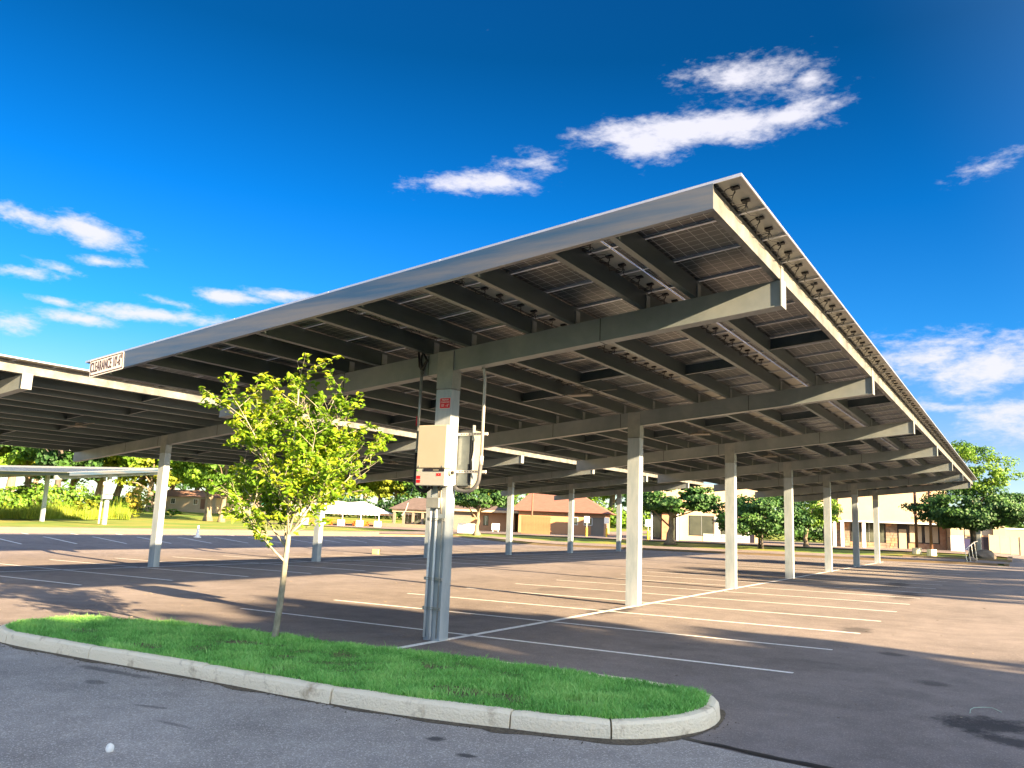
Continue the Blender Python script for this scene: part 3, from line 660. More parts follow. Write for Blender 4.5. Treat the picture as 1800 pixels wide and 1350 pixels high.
# ---------------------------------------------------------------- inverters and conduit on the first column
def inverter(label, loc, rz, w=.60, h=1.0, d=.24, group='inverters on the columns', back=False):
    t = thing('inverter', label, 'inverter', loc, rz, group)
    mb = MB(); mb.box(-w/2, w/2, -d, 0, h*.285, h); bevel(mb.build('housing', M['inv'], t), .018, 3)
    mb = MB(); mb.box(-w/2, w/2, -d+.004, 0, 0, h*.278); bevel(mb.build('lower_cover', M['inv_low'], t), .012, 2)
    for lx in (-w/2+.05, w/2-.07): mb = MB(); mb.box(lx, lx+.022, -d-.004, -d+.01, h*.30, h*.33); mb.build('latch', M['galv'], t)
    mb = MB(); mb.box(-w/2+.16, w/2-.015, -d-.002, -d+.01, h*.235, h*.276); s = mb.build('display', M['screen'], t)
    mb = MB(); mb.box(.06, .17, -d-.004, -d-.001, h*.243, h*.268); mb.build('screen', M['inv_dark'], s)
    mb = MB(); mb.box(.13, .22, -d+.001, -d+.01, h*.16, h*.205); o = mb.build('warning_label', M['red'], t)
    lettering('!', .03, M['sign_white'], o, (.175, -d, h*.182), (R(90), 0, 0), 1, .0004)
    for z in (.045, .11): mb = MB(); mb.box(-w/2+.02, -w/2+.10, -d+.001, -d+.01, h*z, h*z+.05); mb.build('warning_label', M['red'], t)
    mb = MB(); mb.box(-w/2+.02, -w/2+.06, -d-.001, -d+.01, h*.24, h*.262); mb.build('status_light', M['green_label'], t)
    mb = MB()
    for k in range(9): mb.box(w/2, w/2+.003, -d+.05, -.05, h*.55+k*.04, h*.55+k*.04+.014)
    mb.build('vents', M['inv_dark'], t)
    mb = MB(); mb.box(-w/2+.03, w/2-.02, 0.001, .05, .04, h-.05); mb.build('mounting_bracket', M['galv'], t)
    mb = MB(); mb.tube([(w/2, -.12, h*.22), (w/2+.05, -.12, h*.22)], .045, 12); mb.tube([(w/2+.05, -.12, h*.22), (w/2+.075, -.12, h*.22)], .03, 10, 1); mb.build('disconnect_switch', [M['inv'], M['black']], t)
    for gx_, gl, gr in ((-.05, .05, .02), (.1, .03, .02), (-.2, .04, .03)):
        mb = MB(); mb.tube([(gx_, -.11, -gl), (gx_, -.11, 0)], gr, 8); mb.build('cable_gland', M['black'], t)
    return t
yc = Y0-.128
inverter('cream inverter box with dark display and red labels on the front of the first column', (-8.21, yc-.055, 2.425), 0)
t = inverter('second inverter mounted on the back of the first column, seen from behind', (-8.08, Y0+.12+.06, 2.42), R(180), w=.56, h=.98)
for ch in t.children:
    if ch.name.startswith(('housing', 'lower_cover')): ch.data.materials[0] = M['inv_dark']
# strut rails
mb = MB()
rail = thing('strut_rails', 'two perforated steel strut rails reaching from the first column to the right conduit', 'strut rail', (-7.8, Y0, 2.7))
for zz in (3.30, 2.67):
    mb = MB(); mb.box(-.29, .33, .10, .13, zz-2.7, zz-2.7+.045)
    for k in range(9): mb.box(-.20+k*.055, -.18+k*.055, .098, .0995, zz-2.7+.016, zz-2.7+.03, 1)
    mb.build('rail', [M['sign_white'], M['black']], rail)
mb = MB(); mb.box(.0, .02, .14, .21, -.22, .78); mb.build('upright', M['galv'], rail)
mb = MB(); mb.tube([(.02, .14, .52), (.03, .13, .35), (.00, .14, .2), (.02, .13, .05), (-.02, .13, -.1)], .02, 6); mb.tube([(-.03, .13, .12), (-.02, .12, -.2)], .022, 6); mb.build('cable', M['black'], rail)
def arc(c, r, a0, a1, n=8, yv=0):
    return [(c[0]+r*math.cos(R(a0+(a1-a0)*k/n)), yv, c[1]+r*math.sin(R(a0+(a1-a0)*k/n))) for k in range(n+1)]
# left conduit
cl = thing('conduit', 'steel conduit left of the first inverter, ending in a black flexible loop', 'conduit', (0, yc-.05, 0), group='conduits beside the inverters')
mb = MB(); mb.tube([(-8.70, 0, 4.42), (-8.705, 0, 3.05)], .026, 10); mb.tube([(-8.705, 0, 3.06), (-8.705, 0, 2.99)], .034, 10); mb.build('pipe', M['galv'], cl, smooth=True)
mb = MB(); mb.tube([(-8.705, 0, 3.0), (-8.71, 0, 2.62)] + arc((-8.50, 2.56), .215, 180, 280, 8)+[(-8.40, 0, 2.385), (-8.38, 0, 2.44)], .030, 10); mb.build('flexible_hose', M['black'], cl, smooth=True)
mb = MB(); mb.tube([(-8.70, .02, 4.36), (-8.76, .02, 4.6), (-8.72, .02, 4.75), (-8.62, .02, 4.6), (-8.70, .0, 4.40)], .022, 6); mb.tube([(-8.70, .02, 4.40), (-8.78, .02, 4.5), (-8.80, .0, 4.8)], .018, 6); mb.build('loose_cables', M['black'], cl, smooth=True)
mb = MB(); mb.box(-8.75, -8.735, -.02, .02, 3.45, 3.62); mb.build('red_tag', M['red'], cl)
# right conduit
cr_ = thing('conduit', 'steel conduit right of the first column, ending in a curved grey flexible loop', 'conduit', (0, Y0+.06, 0), group='conduits beside the inverters')
mb = MB(); mb.tube([(-7.62, 0, 4.52), (-7.56, 0, 4.38), (-7.535, 0, 4.25), (-7.535, 0, 2.85)], .027, 10); mb.tube([(-7.535, 0, 2.95), (-7.54, 0, 2.80)], .038, 10); mb.build('pipe', M['riser_galv'], cr_, smooth=True)
mb = MB(); mb.tube([(-7.54, 0, 2.85), (-7.56, 0, 2.62)] + arc((-7.82, 2.62), .26, -10, -100, 9) + [(-7.98, 0, 2.38), (-8.06, 0, 2.44)], .034, 10); mb.build('flexible_hose', M['hose'], cr_, smooth=True)
# risers on the column front
rp = thing('riser_pipes', 'three slim conduit risers strapped down the front of the first column', 'conduit', (0, yc, 0))
for px in (-8.34, -8.225):
    mb = MB(); mb.tube([(px, -.045, 0 if px < -8.3 else -.03), (px+.005, -.045, 2.04 if px < -8.3 else 2.12)], .021, 8); mb.build('pipe', M['riser'], rp, smooth=True)
mb = MB(); mb.tube([(-8.10, -.04, 0), (-8.10, -.04, 1.9)], .012, 8); mb.build('pipe', M['galv'], rp, smooth=True)
for zz in (.43, .90, 1.86):
    mb = MB(); mb.box(-8.42, -8.07, -.028, -.003, zz, zz+.05)
    for q in (-8.34, -8.225, -8.10): mb.box(q-.025, q+.025, -.066, -.030, zz+.005, zz+.014); mb.box(q-.025, q+.025, -.066, -.030, zz+.034, zz+.043)
    mb.build('strap', M['galv'], rp)
jb = MB(); jb.box(-.13, .13, -.11, -.003, 0, .17); o = bevel(jb.build('junction_box', M['galv'], None, loc=(-8.27, yc, 2.07)), .006); tag(o, 'small grey junction box under the front inverter', 'junction box')
mb = MB(); mb.tube([(-8.18, yc-.06, 2.24), (-8.18, yc-.07, 2.36), (-8.20, yc-.08, 2.42)], .016, 8); mb.tube([(-8.12, yc-.05, 1.98), (-8.14, yc-.06, 2.2), (-8.13, yc-.07, 2.42)], .014, 8)
o = mb.build('wire', M['inv_dark'], smooth=True); tag(o, 'short cable tails from the front inverter down to the junction box', 'cable')
mb = MB(); mb.tube([(-8.72, yc-.06, 2.45), (-8.80, yc-.06, 2.2), (-8.86, yc-.06, 2.02), (-8.93, yc-.06, 1.93)], .004, 4); o = mb.build('wire', M['white']); tag(o, 'thin white wire dangling below the left conduit loop', 'wire')
# inverter on the far canopy
_c3 = c3.matrix_basis
q = Vector((p3.x, p3.y, 0)); toc = -_d3
inverter('pale inverter on the column of the farthest canopy at the left', (p3.x+toc.x*.3, p3.y+toc.y*.3, p3.z+2.3), az3, w=.8, h=1.5)
mb = MB(); mb.tube([(-.9, 0, 0), (-.75, 0, 4.3)], .10, 8); o = mb.build('conduit', M['sign_white'], loc=(p3.x+toc.x*.2, p3.y+toc.y*.2, p3.z), smooth=True); tag(o, 'pale riser pipe beside the farthest canopy column', 'conduit')

# ---------------------------------------------------------------- trees
def set_tone(me, tone):
    a = me.attributes.new('tone', 'FLOAT', 'FACE'); a.data.foreach_set('value', tone)
def leaf_mesh(name, mt, P, Nrm, size, rg, aspect=.62, tone=None):
    """P (n,3) centres; each leaf = a folded pointed leaf of 4 triangles as 2 quads"""
    n = len(P); a = rg.normal(size=(n, 3)); a -= (a*Nrm).sum(1)[:, None]*Nrm; a /= np.linalg.norm(a, axis=1)[:, None]+1e-9; b = np.cross(Nrm, a)
    s = (size*(.6+.8*rg.rand(n)))[:, None] if np.isscalar(size) else (size*(.6+.8*rg.rand(n)))[:, None]
    fold = .22*s
    V = np.zeros((n, 6, 3)); V[:, 0] = P-a*s*.5; V[:, 1] = P+a*s*.5-Nrm*s*.12
    V[:, 2] = P-a*s*.15+b*s*aspect*.5+Nrm*fold*.5; V[:, 3] = P+a*s*.2+b*s*aspect*.38+Nrm*fold*.4
    V[:, 4] = P-a*s*.15-b*s*aspect*.5+Nrm*fold*.5; V[:, 5] = P+a*s*.2-b*s*aspect*.38+Nrm*fold*.4
    me = bpy.data.meshes.new(name); me.vertices.add(n*6); me.vertices.foreach_set('co', V.ravel()); li = np.zeros((n, 8), int); bb = np.arange(n)*6
    for k, q in enumerate((0, 2, 3, 1, 0, 1, 5, 4)): li[:, k] = bb+q
    me.loops.add(n*8); me.loops.foreach_set('vertex_index', li.ravel()); me.polygons.add(n*2); me.polygons.foreach_set('loop_start', np.arange(n*2)*4); me.update(calc_edges=True)
    t = rg.rand(n) if tone is None else np.clip(tone, 0, 1); set_tone(me, np.repeat(t, 2)); me.materials.append(mt); return me
def crown_mesh(name, mt, seed, w, h, zc, nclump=70, per=70, leaf=.28, shape='round', holes=.25, lobes=None):
    """leaf clumps through a crown volume of radius w (x,y) and half height h"""
    rg = np.random.RandomState(seed); cl = []; tries = 0
    while len(cl) < nclump and tries < 6000:
        tries += 1
        v = rg.normal(size=3); v /= np.linalg.norm(v); r = rg.uniform(.35, 1.0)**.55
        p = v*r
        if shape == 'spread': p[2] = p[2]*.8-.1*(p[0]**2+p[1]**2)
        if shape == 'tiers':
            k = np.round(p[2]*2.2)/2.2; p[2] = k+rg.normal()*.07; p[:2] *= (1.25-.75*max(0, p[2]+.1))
        if shape == 'cone': p[:2] *= (.95-.75*(p[2]+1)/2)*1.25
        nn = mnoise.noise(Vector((p[0]*1.7+seed, p[1]*1.7, p[2]*1.7)))
        if nn < -holes: continue
        cl.append((p*(1+.22*nn), rg.uniform(.6, 1.25)))
    P = []; Nn = []; T = []
    for p, s in cl:
        m = int(per*s); rad = .20*s; q = rg.normal(size=(m, 3)); q /= np.linalg.norm(q, axis=1)[:, None]; q *= (rg.rand(m)**.4)[:, None]; pts = p+q*rad*np.array([1.1, 1.1, .75])
        P.append(pts*np.array([w, w, h])+np.array([0, 0, zc])); nr_ = q*.7+p*.6+np.array([0, 0, .45])+rg.normal(size=(m, 3))*.45; Nn.append(nr_); T.append(np.full(m, rg.rand()*.5+.2)+rg.rand(m)*.3)
    P = np.vstack(P); Nn = np.vstack(Nn); Nn /= np.linalg.norm(Nn, axis=1)[:, None]; T = np.concatenate(T)
    return leaf_mesh(name, mt, P, Nn, leaf, rg, .75, T), [(Vector((p[0]*w, p[1]*w, p[2]*h+zc)), s) for p, s in cl]
def trunk_mesh(name, mt, seed, rad, height, clumps, zc, nl=9, flare=1.6, fork=0, lean=0.0, dead=2):
    rg = random.Random(seed); mb = MB(); n = 9
    def wander(a, b, k, amp):
        pts = []; 
        for i in range(k+1):
            t = i/k; p = a.lerp(b, t); am = amp*math.sin(math.pi*t); pts.append(p+Vector((rg.uniform(-1, 1), rg.uniform(-1, 1), rg.uniform(-.4, .4)))*am)
        return pts
    stems = [Vector((lean, 0, 0))] if not fork else [Vector((math.cos(2*math.pi*k/fork+.4)*rad*2.4, math.sin(2*math.pi*k/fork)*rad*1.6, 0)) for k in range(fork)]
    tips = []
    for s in stems:
        top = Vector((s.x*1.3, s.y*1.3, height)); base = Vector((s.x*.4 if fork else 0, s.y*.4 if fork else 0, -.1)); rr = rad*(.62 if fork else 1)
        pts = wander(base, top, 9, rad*.5); rads = [rr*(1+(flare-1)*math.exp(-i*2.2))*(1-.62*i/9) for i in range(10)]; mb.tube(pts, rads, 10); tips.append(pts)
    big = sorted(clumps, key=lambda c: -c[1])[:nl]
    for p, s in big:
        st = rg.choice(tips); k = rg.randrange(3, 9); a = st[k]
        if p.z < a.z: a = st[max(2, k-3)]
        mid = a.lerp(p, .5)+Vector((0, 0, rg.uniform(0, .12)*height)); r0 = rad*.34
        pts = wander(a, mid, 3, .05*height*.3)+wander(mid, p, 3, .05*height*.3)[1:]; mb.tube(pts, [r0*(1-.8*i/(len(pts)-1)) for i in range(len(pts))], 6)
    return mb.mesh(name, mt, smooth=True)
KINDS = {}
def tree_kind(key, leaf, bark, w, h, zc, rad, th, seed, nclump=80, per=70, lsz=.30, shape='round', **k):
    me, cl = crown_mesh('crown', M[leaf], seed, w, h, zc, nclump, per, lsz, shape, k.pop('holes', .25)); tm = trunk_mesh('trunk', M[bark], seed, rad, th, cl, zc, **k); KINDS[key] = (tm, me)
def plant(key, label, loc, scale=1.0, rz=0, name='tree', cat='tree', group=None, sz=None):
    t = thing(name, label, cat, loc, rz, group); t.scale = (scale, scale, sz or scale); tm, cm = KINDS[key]
    if tm: link('trunk', tm, t)
    c = link('crown', cm, t); c['kind'] = 'stuff'; return t

# --- the young tree on the island
def young_tree():
    rg = random.Random(21); base = Vector((-9.30, 8.62, gz(-9.3, 8.62)+.13)); T = thing('young_tree', 'young leafy tree with slim trunk standing on the grass island', 'tree', base); T.scale = (1.0, 1.0, .93)
    mb = MB(); tips = []; leafpts = []
    def seg(a, d, length, r0, r1, k, curl):
        pts = [a]; dd = d.normalized()
        for i in range(k):
            dd = (dd+Vector((rg.uniform(-1, 1), rg.uniform(-1, 1), rg.uniform(-.3, .6)))*curl).normalized(); pts.append(pts[-1]+dd*length/k)
        mb.tube(pts, [r0+(r1-r0)*i/k for i in range(k+1)], 7 if r0 > .012 else 4, cap=False); return pts, dd
    trunk, d = seg(Vector((0, 0, -.05)), Vector((.13, -.02, 1)), 1.70, .052, .036, 8, .02)
    fork = trunk[-1]; prim = []
    lead, d = seg(fork, Vector((.10, 0, 1)), 2.30, .030, .008, 9, .06)
    prim.append(lead)
    for k in range(15):
        if k < 5: a = trunk[-1-(k % 3)]*1.0
        else: a = lead[(k-5) % 5]
        az = k*2.4+rg.uniform(-.3, .3); up = .95 if k < 5 else 1.25; L_ = rg.uniform(1.0, 1.25) if k < 3 else rg.uniform(1.4, 1.8) if k < 8 else rg.uniform(.95, 1.4)
        dv = Vector((math.cos(az), math.sin(az), up)); pts, _ = seg(a, dv, L_, .019 if k < 8 else .014, .004, 8, .09); prim.append(pts)
    for pts in prim[:]:
        for i in range(2, len(pts)):
            for _ in range(2):
                dirn = (pts[i]-pts[i-1]).normalized(); side = Vector((rg.uniform(-1, 1), rg.uniform(-1, 1), rg.uniform(-.1, .9)))
                q, _d = seg(pts[i], dirn*.5+side, rg.uniform(.35, .75), .006, .002, 4, .14); tips.append(q)
                for j in (2, 3):
                    q2, _d = seg(q[j], (q[j]-q[j-1]).normalized()+Vector((rg.uniform(-1, 1), rg.uniform(-1, 1), rg.uniform(-.4, .7))), rg.uniform(.18, .36), .003, .0015, 3, .15); tips.append(q2)
    rn = np.random.RandomState(5); P = []; Nn = []; Tn = []
    for q in tips:
        for i in range(1, len(q)):
            for _ in range(6 if i == len(q)-1 else 4):
                p = q[i]+Vector((rg.uniform(-1, 1), rg.uniform(-1, 1), rg.uniform(-1, .5)))*.055
                if p.z < 1.4: continue
                dens = mnoise.noise(p*1.6)
                if dens < -.30: continue
                # rounded crown: leaves thin out low down
                if p.z < 1.85 and rg.random() < .5: continue
                P.append(p); Nn.append(Vector((rg.uniform(-.7, .7), rg.uniform(-.7, .7), rg.uniform(.25, 1))).normalized()); Tn.append(.45*rg.random()+.28+dens*.25+(.35 if rg.random() > .93 else 0))
    mb.build('trunk', M['bark_grey'], T, smooth=True)
    me = leaf_mesh('crown', M['leaf_young'], np.array(P), np.array(Nn), .095, rn, .5, np.array(Tn)); c = link('crown', me, T); c['kind'] = 'stuff'
    print('young leaves', len(P), 'top', max(p.z for p in P), 'x', min(p.x for p in P), max(p.x for p in P))
young_tree()

tree_kind('oak', 'leaf_mid', 'bark', 4.2, 3.6, 6.0, .30, 6.2, 3, 85, 75, .34)
tree_kind('oak2', 'leaf_mid', 'bark', 4.6, 3.3, 5.9, .34, 6.0, 8, 85, 75, .34, shape='spread')
tree_kind('gold', 'leaf_gold', 'bark', 4.2, 3.6, 6.2, .34, 6.2, 13, 80, 75, .34)
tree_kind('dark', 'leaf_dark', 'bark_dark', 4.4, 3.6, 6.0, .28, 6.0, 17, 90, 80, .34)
tree_kind('shrub', 'leaf_mid', 'bark', 1.3, 1.0, 1.05, .05, 1.0, 23, 40, 60, .16, nl=4)
tree_kind('shrub_gold', 'leaf_gold', 'bark', 1.3, 1.0, 1.05, .05, 1.0, 24, 40, 60, .16, nl=4)
tree_kind('cone', 'leaf_mid', 'bark', .75, 1.4, 1.5, .05, 1.2, 29, 40, 70, .12, shape='cone', nl=2)
tree_kind('small', 'leaf_dark', 'bark', 2.0, 2.1, 3.6, .11, 3.6, 31, 60, 60, .24)
tree_kind('yellow', 'leaf_yel', 'bark', 2.4, 1.6, 2.4, .06, 2.2, 37, 55, 45, .2, fork=3)
tree_kind('big', 'leaf_dark', 'bark_dark', 6.0, 2.7, 5.0, .36, 8.5, 41, 170, 110, .27, shape='spread', nl=14, flare=1.9)
tree_kind('bigtop', 'leaf_mid', 'bark_dark', 4.3, 3.0, 8.8, .12, 8.3, 43, 95, 80, .24, holes=.12, nl=12)
tree_kind('willow', 'leaf_dark', 'bark_dark', 4.6, 3.1, 3.6, .20, 4.5, 47, 120, 95, .28, shape='spread', fork=3)
tree_kind('roundtree', 'leaf_dark', 'bark', 4.2, 2.0, 5.0, .30, 5.2, 53, 90, 90, .30, shape='spread', flare=2.2)

def bt(key, u, v, label, htpx=None, wscale=1.0, rz=None, group=None, name='tree', cat='tree', depth=None):
    p = hit(u, v) if depth is None else at(u, depth); ref = {'oak': 9.8, 'oak2': 9.4, 'gold': 10, 'dark': 9.8, 'shrub': 2.1, 'shrub_gold': 2.1, 'cone': 2.9, 'small': 5.8, 'yellow': 4.1, 'willow': 6.9, 'roundtree': 7.2}[key]
    s = 1 if htpx is None else ph(htpx*(1.5 if group == 'trees in the park beyond the left lot' else 1), p)/ref
    t = plant(key, label, p, s*wscale*(1.1 if group == 'trees in the park beyond the left lot' else 1), rnd.uniform(0, 6.28) if rz is None else rz, name, cat, group, sz=s); return t
G = 'trees in the park beyond the left lot'
bt('gold', 17, 880, 'tree with orange sunlit trunk, first from the left edge behind the tall grass', 130, 1.1, group=G)
bt('oak', 60, 884, 'dense green tree just left of the far canopy column', 115, group=G)
bt('gold', 125, 890, 'golden tree with sunlit trunk between the two far canopy columns', 118, group=G)
bt('oak2', 205, 893, 'green tree right behind the far inverter', 112, group=G)
bt('gold', 262, 898, 'tree with lit trunk just left of the second canopy first column', 110, group=G)
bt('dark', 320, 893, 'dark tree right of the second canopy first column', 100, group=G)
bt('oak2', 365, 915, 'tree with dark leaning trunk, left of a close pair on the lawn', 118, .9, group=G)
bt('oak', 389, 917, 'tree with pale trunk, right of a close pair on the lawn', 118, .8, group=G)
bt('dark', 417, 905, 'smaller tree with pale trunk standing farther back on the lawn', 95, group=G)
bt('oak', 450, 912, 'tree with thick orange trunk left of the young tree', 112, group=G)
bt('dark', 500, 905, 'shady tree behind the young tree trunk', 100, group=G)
bt('oak', 575, 905, 'green tree behind the left end of the white tent', 95, group=G)
bt('gold', 640, 905, 'golden green tree behind the middle of the white tent', 82, group=G)
bt('gold', 695, 910, 'golden green tree behind the right end of the white tent', 85, group=G)
bt('dark', 745, 912, 'dark tree over the pavilion left of the first column', 90, group=G)
for i, (u, d, k) in enumerate([(-40, 150, 'oak'), (40, 160, 'gold'), (95, 150, 'dark'), (170, 165, 'gold'), (240, 160, 'oak2'), (300, 190, 'gold'), (345, 190, 'oak'), (395, 200, 'oak'), (470, 190, 'gold'), (530, 185, 'dark'), (600, 190, 'gold'), (665, 190, 'oak'), (720, 180, 'oak2'), (790, 190, 'gold'), (850, 185, 'oak'), (905, 175, 'gold'), (1035, 180, 'oak'), (1075, 170, 'oak2'), (1110, 165, 'oak'), (1150, 175, 'dark'), (1330, 190, 'oak'), (1440, 170, 'oak2'), (1490, 175, 'oak')]):
    p = at(u, d); wh = ['beyond the left edge of the picture', 'behind the far canopy left column', 'behind the far canopy roof', 'behind the far inverter', 'left of the second canopy first column', 'over the left end of the cream house', 'over the middle of the cream house', 'over the right end of the cream house', 'behind the tree with the thick orange trunk', 'behind the young tree trunk', 'behind the left of the tent', 'behind the right of the tent', 'behind the pavilion', 'over the left of the brown building', 'over the middle of the brown building', 'between the brown building and the red roof', 'over the right end of the red roof', 'just right of the red roofed building', 'between red roof and storefront, left of the pale column', 'behind the storefront canopy', 'behind the storefront window wall', 'between the storefront and the beige building', 'over the gable of the beige building'][i]
    plant(k, {'oak': 'far green tree ', 'oak2': 'far spreading green tree ', 'gold': 'far golden tree ', 'dark': 'far dark tree '}[k]+wh, p, 2.1+.4*rnd.random(), rnd.uniform(0, 6), group='woodland behind the park')
bt('roundtree', 838, 940, 'forked tree beside the white box, right of the inverter column', 100, .95)
bt('gold', 863, 928, 'tree with orange trunk just left of the brown building corner', 78, .45)
bt('small', 975, 934, 'small round dark tree in front of the red roofed building', 66, .85)
bt('roundtree', 1178, 956, 'spreading dark tree with flared trunk in front of the storefront window', 114, 1.3)
bt('willow', 1338, 963, 'low multi-stemmed tree left of the fourth column', 112, 1.05)
bt('oak2', 1416, 950, 'drooping green tree hiding the end of the storefront', 108, 1.0, depth=78)
bt('yellow', 1548, 958, 'small yellowing tree in front of the stone wall', 64, .9)
pb = hit(1713, 977); s_ = ph(118, pb)/7.0
t = thing('tree', 'large dark spreading tree at the end of the driveway', 'tree', pb, 2.2); t.scale = (s_*.98, s_*.98, s_)
link('trunk', KINDS['big'][0], t); c = link('crown', KINDS['big'][1], t); c['kind'] = 'stuff'; c = link('limbs', KINDS['bigtop'][0], t); c = link('upper_crown', KINDS['bigtop'][1], t); c['kind'] = 'stuff'
for u, d, s, lab in ((1745, 120, .45, 'bright green shrub tree just right of the large dark tree'), (1788, 150, .62, 'distant green tree over the warehouse roof')):
    plant('oak', lab, at(u, d), s, u)
# shrubs and tall grass behind the far canopy
G = 'shrubs at the edge of the left lot'
bt('shrub_gold', 158, 911, 'bright green bush left of the far inverter column', 34, 1.3, group=G, name='bush', cat='bush')
bt('shrub', 212, 909, 'dark bush right of the far inverter column', 26, 1.2, group=G, name='bush', cat='bush')
bt('shrub_gold', 232, 911, 'low light green bush by the second canopy column', 16, 1.2, group=G, name='bush', cat='bush')
bt('shrub', 300, 908, 'low dark bush right of the second canopy first column', 14, 2.0, group=G, name='bush', cat='bush')
bt('shrub', 20, 890, 'green bush at the left edge behind the tall grass', 36, 1.4, group=G, name='bush', cat='bush')
bt('shrub', 55, 890, 'green bush left of the far canopy column behind the tall grass', 44, 1.2, group=G, name='bush', cat='bush')
bt('yellow', 240, 909, 'thin yellow sapling beside the second canopy column', 55, .6)
def tallgrass():
    rg = np.random.RandomState(2); n = 16000; P = []
    a0 = hit(-30, 912); a1 = hit(228, 913)
    for i in range(n):
        t = rg.rand(); p = a0.lerp(a1, t); dd = Vector((p.x, p.y, 0)).normalized(); q = p+dd*(rg.rand()**1.3)*16+dd*2.2*math.sin(t*17); P.append((q.x, q.y, gz(q.x, q.y)))
    P = np.array(P); h = (.5+.8*rg.rand(n))*(1+.45*np.sin(P[:, 0]*.55)*np.sin(P[:, 1]*.8+1))*(1+.9*(rg.rand(n) > .96)); ang = rg.rand(n)*6.28; w = .035; lean = .25*h; la = rg.rand(n)*6.28
    V = np.zeros((n, 3, 3)); V[:, 0] = P-np.column_stack([np.cos(ang)*w, np.sin(ang)*w, 0*h]); V[:, 1] = P+np.column_stack([np.cos(ang)*w, np.sin(ang)*w, 0*h]); V[:, 2] = P+np.column_stack([np.cos(la)*lean, np.sin(la)*lean, h])
    me = bpy.data.meshes.new('tall_grass'); me.from_pydata(V.reshape(-1, 3).tolist(), [], [(3*i, 3*i+1, 3*i+2) for i in range(n)]); set_tone(me, rg.rand(n)); me.materials.append(M['grass_tall']); o = link('tall_grass', me); tag(o, 'tall yellow green grass behind the farthest canopy', 'grass', kind='stuff')
tallgrass()
# hedges
def hedge(u0, u1, v, hpx, label, key='leaf_gold'):
    a = hit(u0, v); b = hit(u1, v); L_ = (b-a).length; h = ph(hpx, a); rg = np.random.RandomState(int(u0)); n = int(L_*h*260)
    tt = rg.rand(n); q = rg.normal(size=(n, 3)); q /= np.linalg.norm(q, axis=1)[:, None]; q *= (.75+.25*rg.rand(n))[:, None]; prof_ = .8+.2*np.sin(tt*L_*2.1)
    A = np.array(a); B = np.array(b); P = A+(B-A)*tt[:, None]+q*np.array([.9, .9, h*.5])*prof_[:, None]+np.array([0, 0, h*.5])
    me = leaf_mesh('hedge', M[key], P, q, .2, rg, .8); o = link('hedge', me); tag(o, label, 'hedge')
def backhedge(u0, d0, u1, d1, h, label, key, dens=34, thick=3.0, leaf=.55):
    a = at(u0, d0); b = at(u1, d1); L_ = (b-a).length; rg = np.random.RandomState(int(abs(u0)+d0)); n = int(L_*h*dens)
    tt = rg.rand(n); q = rg.normal(size=(n, 3)); q /= np.linalg.norm(q, axis=1)[:, None]; q *= (.6+.4*rg.rand(n))[:, None]; pr_ = .72+.2*np.sin(tt*L_*.45+u0)+.12*np.sin(tt*L_*1.3)
    A = np.array(a); B = np.array(b); P = A+(B-A)*tt[:, None]+q*np.array([thick, thick, h*.5])*pr_[:, None]+np.array([0, 0, 1])*(h*.5*pr_)[:, None]
    me = leaf_mesh('thicket', M[key], P, q, leaf, rg, .8); o = link('thicket', me); tag(o, label, 'thicket', kind='stuff')
backhedge(-80, 120, 250, 135, 5.5, 'green thicket filling the far side of the park at the left', 'leaf_mid')
backhedge(390, 178, 780, 160, 5.5, 'dark thicket behind the tent and the park lawn', 'leaf_dark')
backhedge(780, 165, 1190, 160, 6.5, 'green thicket behind the brown and red roofed buildings', 'leaf_mid')
backhedge(1300, 120, 1480, 120, 6.0, 'dark thicket behind the drooping tree', 'leaf_dark')
hedge(966, 1036, 938, 15, 'clipped yellow green hedge before the red roofed building')
bt('cone', 906, 931, 'narrow bright conifer left of the wooden enclosure', 19, group='small conifers by the buildings'); bt('cone', 1064, 938, 'narrow bright conifer at the right corner of the red roofed building', 20, group='small conifers by the buildings')
bt('cone', 815, 925, 'narrow conifer against the brown wall right of the inverter column', 20, group='small conifers by the buildings'); bt('cone', 693, 921, 'clipped green conifer left of the pavilion', 22, group='small conifers by the buildings')
bt('shrub', 825, 928, 'green bush by the brown wall behind the white box', 14, 1.2, name='bush', cat='bush'); bt('shrub', 843, 928, 'green bush right of the forked tree', 14, 1.2, name='bush', cat='bush')

# tall trees off to the right whose long evening shade falls over the foreground
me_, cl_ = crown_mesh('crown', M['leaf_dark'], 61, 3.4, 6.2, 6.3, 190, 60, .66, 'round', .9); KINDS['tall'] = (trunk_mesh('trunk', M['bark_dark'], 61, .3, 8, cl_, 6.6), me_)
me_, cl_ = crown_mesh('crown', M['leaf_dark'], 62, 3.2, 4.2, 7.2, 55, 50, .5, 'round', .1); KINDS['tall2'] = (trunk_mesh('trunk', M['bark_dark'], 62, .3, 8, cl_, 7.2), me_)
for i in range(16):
    xx = 26.0+rnd.uniform(-1, 1); yy = 7.4-3.1*i if i < 3 else 6.2-3.6*(i-1); plant('tall' if i > 0 else 'tall2', 'tall dark tree, %s from the driveway end of the row right of the foreground' % ['first', 'second', 'third', 'fourth', 'fifth', 'sixth', 'seventh', 'eighth', 'ninth', 'tenth', 'eleventh', 'twelfth', 'thirteenth', 'fourteenth', 'fifteenth', 'sixteenth'][i], (xx, yy, gz(xx, yy)), .935+rnd.uniform(-.04, .04), rnd.uniform(0, 6), group='tall trees along the right side')
